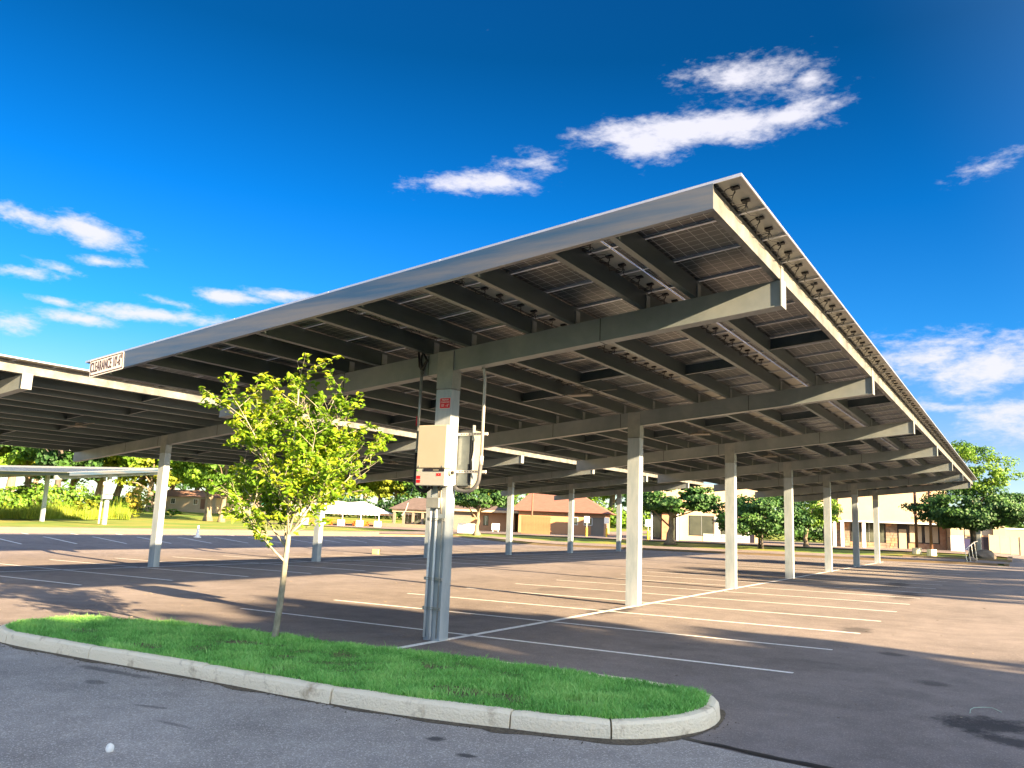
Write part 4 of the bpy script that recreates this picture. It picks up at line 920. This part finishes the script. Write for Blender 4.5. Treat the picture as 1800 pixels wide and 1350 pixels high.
for i in range(10):
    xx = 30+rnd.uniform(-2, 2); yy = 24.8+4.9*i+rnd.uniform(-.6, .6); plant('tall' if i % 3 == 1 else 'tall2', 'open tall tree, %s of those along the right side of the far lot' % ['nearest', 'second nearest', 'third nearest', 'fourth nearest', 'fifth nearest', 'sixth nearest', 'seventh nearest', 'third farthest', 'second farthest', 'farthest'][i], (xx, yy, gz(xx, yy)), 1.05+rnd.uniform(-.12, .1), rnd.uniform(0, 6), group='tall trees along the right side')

# ---------------------------------------------------------------- far ground: strips, kerbs, roads
def kerbline(a, b, label=None, w=.3, h=.14):
    a = Vector(a); b = Vector(b); n = max(2, int((b-a).length/3)); d = (b-a).normalized(); nn = Vector((-d.y, d.x))*w/2; mb = MB(); rows = []
    for i in range(n+1):
        p = a.lerp(b, i/n); z = gz(p.x, p.y)
        for q, zz in ((p-nn, z-.1), (p-nn, z+h), (p+nn, z+h), (p+nn, z-.1)): mb.v.append((q.x, q.y, zz))
    for i in range(n):
        for k in range(3): mb.f.append((4*i+k, 4*i+4+k, 4*i+5+k, 4*i+1+k)); mb.m.append(0)
    mb.f += [(0, 1, 2, 3), (4*n+3, 4*n+2, 4*n+1, 4*n)]; mb.m += [0, 0]
    o = mb.build('kerb', M['kerbfar'], fixn=True); o['kind'] = 'structure'; return o
M['kerbfar'] = mat('sunlit_kerb', (.20, .15, .09), rough=.9, var=.1, scale=1)
kerbline((LOTX0, -20), (LOTX0, LOTY1+1)); kerbline((-52, -20), (-52, 60)); kerbline((LOTX0, LOTY1), (-1.5, LOTY1)); kerbline((-1.0, LOTY1), (-1.0, LOTY1+3)); kerbline((-.9, 71), (-.9, 77)); kerbline((-8, 71), (-.9, 71))
sheet('park_road', M['farroad'], rng(-58.5, -52.2, 1.5), rng(-20, 150, 3), .012)
sheet('cross_road', M['farroad'], rng(-46, -1.0, 2.2), rng(68, 71, 1.5), .012)
sheet('forecourt', M['farroad'], rng(-90, 8, 3.5), rng(79, 118, 2.5), .012, inside=lambda x, y: y > 79 and x > -90)

# ---------------------------------------------------------------- tent
def tent():
    a = at(538, 116); b = at(668, 115); ax = (b-a); L_ = ax.length; ex = ax.normalized(); ex = Vector((ex.x, ex.y, 0)).normalized(); rz = math.atan2(ex.y, ex.x); z = min(a.z, b.z)
    t = thing('party_tent', 'long white event tent on the lawn behind the young tree', 'tent', (a.x, a.y, z), rz); Wd = 8.0; he = 1.95; hr = 3.6
    mb = MB(); nseg = 24
    def ridge(x): return hr-.22*abs(math.sin(math.pi*x/L_*2))
    r0, r1 = 2.6, L_-3.6
    v = [(0, 0, he), (L_, 0, he), (L_, Wd, he), (0, Wd, he), (r0, Wd/2, hr), (r1, Wd/2, hr), ((r0+r1)/2, Wd/2, hr-.25)]
    mb.add(v, [(0, 1, 5, 6), (0, 6, 4), (1, 2, 5), (2, 3, 4, 6), (2, 6, 5), (3, 0, 4)]); mb.build('roof', M['tent'], t, fixn=True)
    mb = MB(); n = 40
    for y0 in (0, Wd):
        for i in range(n): x = L_*i/n; mb.box(x, x+L_/n*.98, y0-.012, y0, he-.28-.06*(i % 2), he)
    mb.build('valance', M['tent'], t)
    for k in range(5):
        for y0 in (0, Wd):
            x = L_*k/4; x = min(max(x, .1), L_-.1); mb = MB(); mb.tube([(x, y0, 0), (x, y0, he)], .05, 6); mb.build('pole', M['white'], t)
            if y0 == 0:
                w = MB(); w.box(x-.42, x+.42, -.9, -.1, 0, .85); o = bevel(w.build('ballast_block', M['white'], None, loc=None), .03); o.parent = None; o.location = (0, 0, 0); o.matrix_world = Matrix.Translation((a.x, a.y, z)) @ Matrix.Rotation(rz, 4, 'Z')
                tag(o, 'white ballast block at the foot of the tent pole, number along its front', 'ballast block', 'white ballast blocks of the tent'); o['label'] = ['white ballast block at the leftmost tent pole', 'white ballast block second from the left under the tent', 'white ballast block under the middle of the tent', 'white ballast block second from the right under the tent', 'white ballast block at the right corner of the tent'][k]
    # orange benches under the tent
    for k in range(6):
        x = L_*(.06+.16*k) ; y = 1.2+(k % 2)*.7; loc = Matrix.Rotation(rz, 3, 'Z') @ Vector((x, y, 0)) + Vector((a.x, a.y, z)); tb = thing('picnic_table', ['orange table at the left end of the tent', 'orange table second from the left under the tent', 'orange table third from the left under the tent', 'orange table third from the right under the tent', 'orange table second from the right under the tent', 'orange table at the right end of the tent'][k], 'table', loc, rz, 'orange tables under the tent')
        mb = MB(); mb.box(-.95, .95, -.38, .38, .66, .72); mb.build('tabletop', M['orange'], tb); 
        for s in (-.8, .8): mb = MB(); mb.box(s-.03, s+.03, -.3, .3, 0, .66); mb.build('leg', M['orange'], tb)
        for s in (-.62, .62): mb = MB(); mb.box(-.9, .9, s-.14, s+.14, .40, .45); mb.box(-.8, -.74, s-.1, s+.1, 0, .4); mb.box(.74, .8, s-.1, s+.1, 0, .4); mb.build('bench', M['orange'], tb)
tent()

# ---------------------------------------------------------------- buildings
def frame2(a, b):
    ex = Vector((b.x-a.x, b.y-a.y, 0)); L_ = ex.length; return L_, math.atan2(ex.y, ex.x)
def part(name, mt, parent, *boxes):
    mb = MB()
    for b in boxes: mb.box(*b)
    return mb.build(name, mt, parent)
def window(parent, x0, x1, z0, z1, y=0, mull=1, fr='screen', name='window'):
    w = part(name, M[fr], parent, (x0-.05, x1+.05, y-.05, y+.02, z0-.05, z0), (x0-.05, x1+.05, y-.05, y+.02, z1, z1+.05), (x0-.05, x0, y-.05, y+.02, z0, z1), (x1, x1+.05, y-.05, y+.02, z0, z1))
    n = mull+1
    for k in range(n):
        a = x0+(x1-x0)*k/n+.02; b = x0+(x1-x0)*(k+1)/n-.02; part('pane', M['glass'], w, (a, b, y-.02, y-.012, z0, z1))
    if mull: part('mullion', M['alu'], w, *[(x0+(x1-x0)*k/n-.019, x0+(x1-x0)*k/n+.019, y-.04, y-.005, z0, z1) for k in range(1, n)])
    return w
# the storefront behind the dark tree
a = at(1147, 92); b = at(1332, 90); L_, rz = frame2(a, b); zb = gz(b.x, b.y); s = L_/185.0
B = thing('store_building', 'beige storefront building with large dark windows behind the dark tree', 'building', (a.x, a.y, zb-.15), rz)
X = lambda u: (u-1147)*s
part('wall', M['stucco'], B, (X(1195), L_, 0, 9, 0, 6.4)); part('wall', M['mint'], B, (X(1257), X(1267), -.03, -.002, 0, 2.9), (X(1237), X(1312), -.05, -.032, 0, .95), (X(1312), X(1322), -.03, -.002, 0, 2.9))
part('brick_pier', M['brick'], B, (X(1164), X(1177), -.4, .4, 0, 3.2)); part('canopy_roof', M['stucco'], B, (X(1145), X(1194.6), -1.0, 5, 3.2, 6.2)); part('post', M['white'], B, (X(1190), X(1194), -.5, -.1, 0, 3.2)); part('interior_wall', M['taupe'], B, (X(1145), X(1194.6), 3.5, 3.7, 0, 3.2))
part('awning', M['red'], B, (X(1146), X(1162), -1.25, -1.003, 3.4, 3.95))
window(B, X(1213), X(1255), .75, 2.85, 0); window(B, X(1269), X(1310), .6, 2.85, 0); window(B, X(1178), X(1188), .1, 3.0, .3); window(B, X(1148), X(1162), .3, 3.0, .3, 0)
part('door', M['screen'], B, (X(1318.5), X(1326), -.06, -.002, .0, 2.3)); part('lamp', M['black'], B, (X(1260.5), X(1263), -.25, -.032, 2.35, 2.6))
# big beige building with stone base
a = at(1462, 88); b = at(1674, 85); L_, rz = frame2(a, b); zb = gz(b.x, b.y)-.12; s = L_/212.0; X = lambda u: (u-1462)*s
B = thing('shop_building', 'large beige building with overhanging upper wall and stone base at the right', 'building', (a.x, a.y, zb), rz)
part('upper_wall', M['stucco'], B, (X(1471), X(1661), -1.3, 9, 2.75, 8.6)); part('soffit', M['white'], B, (X(1470), X(1662), -1.36, -1.302, 2.68, 2.80)); part('wall', M['taupe'], B, (0, L_-.02, .3, 9, 0, 2.74))
part('end_pier', M['cream'], B, (X(1663), X(1676), -1.5, 9, 0, 4.6)); part('side_wing', M['cream'], B, (X(1676)+.01, X(1687), -1.0, 9, 0, 4.0))
mb = MB(); mb.prism([(X(1471), 8.61), (X(1661), 8.61), (X(1640), 10.2), (X(1492), 10.2)], 'y', -1.25, 9); mb.build('roof', M['roof_dark'], B, fixn=True)
part('gable_wing', M['stucco'], B, (-1.5, X(1470.5), -.6, 9, 3.2, 6.5)); mb = MB(); mb.prism([(-2.1, 6.3), (X(1474), 8.4), (X(1474), 8.7), (-2.3, 6.52)], 'y', -.7, 8); mb.build('roof', M['roof_dark'], B, fixn=True)
for u in (1464, 1478, 1516): part('column', M['white'], B, (X(u)-.16, X(u)+.16, -1.2, -.88, 0, 2.68))
def stonewall(x0, x1, z0, z1, y, seed):
    rg = random.Random(seed); z = z0; k = 0
    meshes = []
    while z < z1-.05:
        h = min(rg.uniform(.22, .34), z1-z); x = x0
        while x < x1-.05:
            w = min(rg.uniform(.3, .7), x1-x)
            if x1-x-w < .15: w = x1-x
            mb = MB(); d = rg.uniform(0, .04); mb.box(x+.015, x+w-.015, y-.10-d, y+.02, z+.012, z+h-.012); mb.build('stone', M['stone'] if rg.random() < .6 else M['brick'], B); x += w; k += 1
        z += h
    return k
ns = stonewall(X(1466), X(1476), .1, 2.7, .28, 1)+stonewall(X(1480), X(1494), .1, 2.7, .28, 2)+stonewall(X(1494), X(1558), .05, .62, .28, 3)+stonewall(X(1558), X(1578), .05, 2.7, .28, 4)
part('brick_base', M['brick'], B, (X(1597), L_, .1, .298, .0, .7)); part('brick_base', M['brick'], B, (X(1651), X(1662), .1, .298, .7, 2.74))
window(B, X(1497), X(1514), .65, 2.6, .28, 1); window(B, X(1520), X(1556), .65, 2.6, .28, 3)
d_ = part('door', M['screen'], B, (X(1579), X(1596), .2, .298, 0, 2.6)); part('door_panel', M['cream'], d_, (X(1581), X(1594), .17, .198, .08, 2.1))
for u0, u1 in ((1599, 1621), (1625, 1649)):
    w = window(B, X(u0), X(u1), .75, 2.6, .12, 0); part('blind', M['cream'], w, (X(u0)+.04, X(u1)-.04, .085, .094, .8, 2.5))
# poles
for u, v, vt, lab in ((1612, 972, 845, 'dark slim pole on a concrete foot, left of a pair by the beige building'), (1638, 975, 850, 'brown lamp pole on a concrete foot, right of a pair by the beige building')):
    p = hit(u, v); P_ = thing('pole', lab, 'pole', p, 0, 'poles by the beige building'); mb = MB(); mb.tube([(0, 0, .3), (0, 0, ph(v-vt, p))], [.13, .10], 10); mb.build('shaft', M['brownpole'], P_, smooth=True); mb = MB(); mb.tube([(0, 0, -.1), (0, 0, .42)], .36, 12); mb.build('footing', M['conc'], P_)
# white cabinet, navy container, boulders, rack, utility post
p = at(1680, 74); o = part('utility_cabinet', M['white'], None, (-.5, .5, -.4, .4, .1, 1.5)); o.location = p; tag(o, 'white utility cabinet at the corner of the beige building', 'cabinet')
p = at(1692, 78); t = thing('waste_container', 'navy waste container behind the large tree trunk', 'container', p, .4); mb = MB(); mb.hexa([(-.9, -.7, .15), (.9, -.7, .15), (.9, .7, .15), (-.9, .7, .15)], [(-1.05, -.85, 1.25), (1.05, -.85, 1.25), (1.05, .85, 1.25), (-1.05, .85, 1.25)]); mb.build('bin', M['navy'], t); part('lid', M['black'], t, (-1.08, 1.08, -.88, .88, 1.255, 1.34))
for k, (u, d, s) in enumerate(((1727, 62, .75), (1735, 63, .5), (1702, 60, .35))):
    p = at(u, d); bm = bmesh.new(); bmesh.ops.create_icosphere(bm, subdivisions=3, radius=s)
    for v_ in bm.verts: v_.co *= 1+.22*mnoise.noise(v_.co*2.1+Vector((k*7, 0, 0))); v_.co.z *= .65
    me = bpy.data.meshes.new('boulder'); bm.to_mesh(me); bm.free(); me.materials.append(M['boulder']); o = link('boulder', me, None, p+Vector((0, 0, s*.3))); tag(o, ['largest brown boulder right of the large tree', 'middle sized boulder on the driveway side of the large tree', 'smallest boulder left of the large tree trunk'][k], 'boulder', 'boulders by the large tree')
p = hit(1722, 979); o = MB(); o.box(-.17, .17, -.17, .17, -.1, ph(51, p)); o = bevel(o.build('utility_post', M['galv'], None, loc=p), .05); tag(o, 'grey square utility post in front of the large tree', 'post')
p = hit(1697, 988); q = hit(1720, 985); R_ = thing('bent_railing', 'bent white pipe railing rising beside the grass corner', 'railing', p); v_ = q-p; hts = [ph(21, p), ph(25, p), ph(29, p), ph(33, p), ph(34, p)]
top = [Vector((0, 0, 0))+v_*k/4+Vector((0, 0, hts[k])) for k in range(5)]; mb = MB(); mb.tube(top, .032, 6); mb.build('top_rail', M['alu'], R_)
for k in range(4): mb = MB(); mb.tube([v_*k/4+Vector((.12, 0, 0)), top[k]], .028, 6); mb.build('upright', M['alu'], R_)
# warehouse and pale fence on the right
a = at(1694, 100); b = at(1742, 99); L_, rz = frame2(a, b); W_ = thing('warehouse', 'long pale metal warehouse beyond the fence at the right edge', 'building', (a.x, a.y, gz(a.x, a.y)-.3), rz)
part('wall', M['metalroof'], W_, (0, L_, 0, 10, 0, 3.9)); part('lintel', M['brick'], W_, (0, L_-.4, -.06, -.002, 1.9, 2.05)); part('garage_opening', M['screen'], W_, (.3, 2.6, -.05, -.004, 0, 1.85)); part('pier', M['cream'], W_, (L_+.02, L_+1.3, -.5, 9, 0, 4.0))
part('long_wall', M['metalroof'], W_, (L_+1.32, L_+40, -.2, 14, 0, 2.95)); part('roof_edge', M['white'], W_, (L_+1.32, L_+40, -.3, -.202, 2.9, 3.05))
a = at(1736, 80); b = at(1900, 78); L_, rz = frame2(a, b); F_ = thing('pale_fence', 'pale panelled fence at the right edge beside the driveway', 'fence', (a.x, a.y, gz(a.x, a.y)), rz); n = int(L_/.9); pm1 = MB(); pm1.box(.015, .885, -.03, .03, .03, 1.72); pm1 = pm1.mesh('panel', M['pale']); 
for k in range(n): o = link('panel', pm1, F_, (k*.9, 0, (gz(*(a.lerp(b, k/n)).xy)-gz(a.x, a.y))))
pm2 = MB(); pm2.box(-.05, .05, -.07, .05, 0, 1.78); pm2 = pm2.mesh('post', M['cream'])
for k in range(0, n, 3): link('post', pm2, F_, (k*.9, -.02, (gz(*(a.lerp(b, k/n)).xy)-gz(a.x, a.y))))
# red roofed building
a = at(912, 108); b = at(1062, 106); L_, rz = frame2(a, b); zb = gz(b.x, b.y); s = L_/150; X = lambda u: (u-912)*s
B = thing('red_roof_building', 'tan building with big red brown hipped roof', 'building', (a.x, a.y, zb), rz)
part('wall', M['stucco_or'], B, (0, L_, 0, 12, 0, 2.9)); part('grey_side', M['taupe'], B, (X(1040), L_+.003, -.035, -.003, 0, 2.3)); rf = MB(); e = 1.0
hz = 2.85; rf.add([(-e, -e, hz), (L_+e, -e, hz), (L_+e, 13, hz), (-e, 13, hz), (X(935), 6, 6.6), (X(985), 6, 6.6)], [(0, 1, 5, 4), (1, 2, 5), (2, 3, 4, 5), (3, 0, 4), (3, 2, 1, 0)]); rf.build('roof', M['roof_red'], B, fixn=True)
for u in (1009, 1028, 1034): window(B, X(u), X(u)+.55, 1.3, 2.2, 0, 0, 'white')
# wooden bin enclosure
a = at(917, 98); b = at(970, 97.5); L_, rz = frame2(a, b); E_ = thing('wooden_enclosure', 'brown wooden bin enclosure left of the hedge', 'enclosure', (a.x, a.y, gz(b.x, b.y)), rz); n = int(L_/.16); pk = MB(); pk.box(.006, .154, -.02, .02, .05, 2.2); pk = pk.mesh('board', M['wood'])
for k in range(n): link('board', pk, E_, (k*.16, (-.012 if k % 2 else 0), 0))
sk = MB()
for k in range(16): sk.box(-.02, .02, k*.16+.006, k*.16+.154, .05, 2.2)
o = sk.build('side_boards', M['wood'], E_); o['kind'] = 'stuff'; part('rail', M['wood'], E_, (0, L_, .03, .09, 1.9, 2.0), (0, L_, .03, .09, .4, .5))
# brown building and pavilion
a = at(796, 115); b = at(905, 114); L_, rz = frame2(a, b); s = L_/109; X = lambda u: (u-796)*s; B = thing('brown_building', 'low brown building with dark roof behind the forked tree', 'building', (a.x, a.y, gz(a.x, a.y)), rz)
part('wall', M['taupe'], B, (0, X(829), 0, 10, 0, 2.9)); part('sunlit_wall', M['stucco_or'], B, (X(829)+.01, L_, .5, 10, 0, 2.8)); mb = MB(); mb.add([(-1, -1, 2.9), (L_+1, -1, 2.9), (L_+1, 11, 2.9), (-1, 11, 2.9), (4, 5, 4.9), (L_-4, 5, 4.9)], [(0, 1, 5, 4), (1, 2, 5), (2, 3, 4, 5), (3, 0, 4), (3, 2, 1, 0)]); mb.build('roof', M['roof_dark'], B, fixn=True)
part('door', M['cream'], B, (X(892), X(898), .44, .499, 0, 2.2)); part('fascia', M['stucco'], B, (-1, L_+1, -1.05, -1.003, 2.6, 2.9)); window(B, X(850), X(858), .8, 2.1, .5, 1)
a = at(694, 120); b = at(760, 119); L_, rz = frame2(a, b); B = thing('pavilion', 'open pavilion with dark hipped roof left of the inverter column', 'pavilion', (a.x, a.y, gz(a.x, a.y)), rz)
mb = MB(); mb.add([(-.8, -.8, 2.6), (L_+.8, -.8, 2.6), (L_+.8, 6, 2.6), (-.8, 6, 2.6), (2, 2.6, 4.4), (L_-2, 2.6, 4.4)], [(0, 1, 5, 4), (1, 2, 5), (2, 3, 4, 5), (3, 0, 4), (3, 2, 1, 0)]); mb.build('roof', M['roof_dark'], B, fixn=True); part('back_wall', M['taupe'], B, (0, L_, 4.5, 5, 0, 2.59)); part('beam', M['cream'], B, (-.3, L_+.3, -.3, -.05, 2.2, 2.59))
for k in range(5): part('post', M['taupe'], B, (L_*k/4-.16, L_*k/4+.16, -.2, .12, 0, 2.2))
for k in range(4): window(B, L_*(k+.15)/4, L_*(k+.85)/4, .5, 2.1, 4.5, 1)
part('planter', M['boulder'], B, (-3, L_+1, -2.2, -1.6, 0, .5))
# cream house
a = at(255, 168); b = at(378, 160); L_, rz = frame2(a, b); s = L_/123; X = lambda u: (u-255)*s; zb = pz(893, 330, a.lerp(b, .6)); B = thing('house', 'long low cream house with tan roof between the park trees', 'house', (a.x, a.y, zb-.1), rz)
part('wall', M['cream'], B, (0, L_, 0, 8, -1, 2.3)); mb = MB(); mb.add([(-.6, -.6, 2.3), (L_+.6, -.6, 2.3), (L_+.6, 8.6, 2.3), (-.6, 8.6, 2.3), (2, 4, 3.8), (L_-3, 4, 3.8)], [(0, 1, 5, 4), (1, 2, 5), (2, 3, 4, 5), (3, 0, 4), (3, 2, 1, 0)]); mb.build('roof', M['roof_tan'], B, fixn=True)
for u in (262, 282, 300, 340): window(B, X(u), X(u)+1.1, .9, 1.9, 0, 1, 'white')
part('door', M['brownpole'], B, (X(352), X(352)+1.2, -.04, -.002, 0, 2.0))
p = at(500, 165); B = thing('house', 'pale grey house deep in the shade behind the tree with orange trunk', 'house', p, rz); part('wall', M['mint'], B, (-16, 4, 0, 8, -.5, 2.8)); mb = MB(); mb.prism([(-.6, 2.8), (8.6, 2.8), (4, 4.8)], 'x', -16.5, 4.5); mb.build('roof', M['roof_dark'], B, fixn=True)
for k in range(5): window(B, -14+k*3.4, -12.6+k*3.4, .8, 2.1, 0, 1, 'white')
# sign posts with yellow bases
for u, v, vt, lab in ((1031, 943, 908, 'white sign on a yellow based post left of the pale column'), (1066, 944, 910, 'white sign on a yellow based post at the corner of the red roofed building'), (1139, 949, 914, 'white sign on a yellow based post left of the dark spreading tree')):
    p = hit(u, v); h = ph(v-vt, p); S = thing('sign_post', lab, 'sign', p, az3*0+.5, 'white signs on yellow based posts'); mb = MB(); mb.tube([(0, 0, 0), (0, 0, h*.45)], .12, 10); mb.build('bollard_base', M['yellow'], S); mb = MB(); mb.tube([(0, 0, h*.45), (0, 0, h)], .035, 6); mb.build('post', M['alu'], S); part('sign_panel', M['white'], S, (-.3, .3, -.07, -.04, h*.68, h))
p = hit(1145, 948); mb = MB(); mb.tube([(0, 0, 0), (0, 0, ph(58, p))], .1, 8); o = mb.build('lamp_post', M['white'], loc=p); tag(o, 'slim white post beside the sign left of the dark spreading tree', 'post')
p = hit(934, 938); mb = MB(); mb.tube([(0, 0, 0), (0, 0, ph(80, p))], [.13, .09], 8); o = mb.build('utility_pole', M['brownpole'], loc=p); tag(o, 'thin brown utility pole in front of the wooden enclosure', 'pole')
p = hit(820, 937); o = part('white_box', M['white'], None, (-1.0, 1.0, -.5, .5, 0, 1.05)); o.location = p; o.rotation_euler = (0, 0, .6); bevel(o, .03); tag(o, 'white utility box beside the forked tree', 'utility box')
p = hit(820, 925); S = thing('sign_post', 'small white sign on the lawn behind the white utility box', 'sign', p, .5); h = ph(16, p); mb = MB(); mb.tube([(0, 0, 0), (0, 0, h)], .03, 6); mb.build('post', M['alu'], S); part('sign_panel', M['white'], S, (-.25, .25, -.06, -.03, h*.55, h))
p = hit(871, 935); o = part('utility_cabinet', M['white'], None, (-.5, .5, -.3, .3, .25, 1.1), (-.4, -.32, -.1, .1, 0, .25), (.32, .4, -.1, .1, 0, .25)); o.location = p; o.rotation_euler = (0, 0, .5); tag(o, 'white cabinet on legs by the orange trunk', 'cabinet')
p = hit(463, 920); S = thing('street_sign', 'green street name sign on a post beyond the young tree', 'street sign', p, .3); h = ph(36, p); mb = MB(); mb.tube([(0, 0, 0), (0, 0, h)], .05, 6); mb.build('post', M['brownpole'], S); part('name_plate', M['streetgreen'], S, (-.55, .55, -.03, .03, h-.32, h))
p = hit(347, 945); mb = MB(); mb.tube([(0, 0, 0), (0, 0, .06), (0, 0, .07), (0, 0, .75)], [.22, .22, .13, .05], 10); o = mb.build('traffic_cone', M['white'], loc=p, smooth=False); tag(o, 'small white traffic cone on the far stalls', 'cone')
p = hit(661, 974); o = MB(); o.box(-.18, .18, -.16, .16, 0, .27); o = bevel(o.build('concrete_block', M['block'], loc=p), .02); o.rotation_euler = (0, 0, .3); tag(o, 'yellowish block lying on the sunlit lot between the columns', 'block')
# white stone, green twine, leaf litter
p = hit(192, 1322); bm = bmesh.new(); bmesh.ops.create_icosphere(bm, subdivisions=3, radius=.032)
for v_ in bm.verts: v_.co *= 1+.35*mnoise.noise(v_.co*30); v_.co.z *= 1.15; v_.co.x *= .8
me = bpy.data.meshes.new('stone'); bm.to_mesh(me); bm.free(); me.materials.append(M['white']); o = link('white_stone', me, None, p+Vector((0, 0, .03))); tag(o, 'small white stone on the rough road in the foreground', 'stone')
pts = [hit(u, v) for u, v in ((1705, 1256), (1706, 1249), (1712, 1246), (1728, 1245), (1744, 1246), (1753, 1250), (1761, 1254))]; mb = MB(); mb.tube([(q.x, q.y, q.z+.012) for q in pts], .0032, 5); o = mb.build('twine', M['twine'], smooth=True); tag(o, 'pale green loop of twine beside the dark stain', 'twine')
def litter():
    rg = random.Random(9); mb = MB()
    for _ in range(420):
        y = 8.5+abs(rg.gauss(0, 16)); x = rg.uniform(-22, .8); s = rg.uniform(.008, .03)*(1+y*.02); z = gz(x, y)+.006; a = rg.uniform(0, 6.28)
        if inpoly(x, y, ring): continue
        c_, s_2 = math.cos(a)*s, math.sin(a)*s; mb.add([(x-c_, y-s_2, z), (x+s_2*.4, y-c_*.4, z+s*.25), (x+c_, y+s_2, z+s*.1), (x-s_2*.4, y+c_*.4, z)], [(0, 1, 2, 3)], 0 if rg.random() < .6 else 1)
    o = mb.build('leaf_litter', [M['cream'], M['boulder']]); o['kind'] = 'stuff'; tag(o, 'scattered dry leaves and grit on the parking lot', 'litter')
litter()
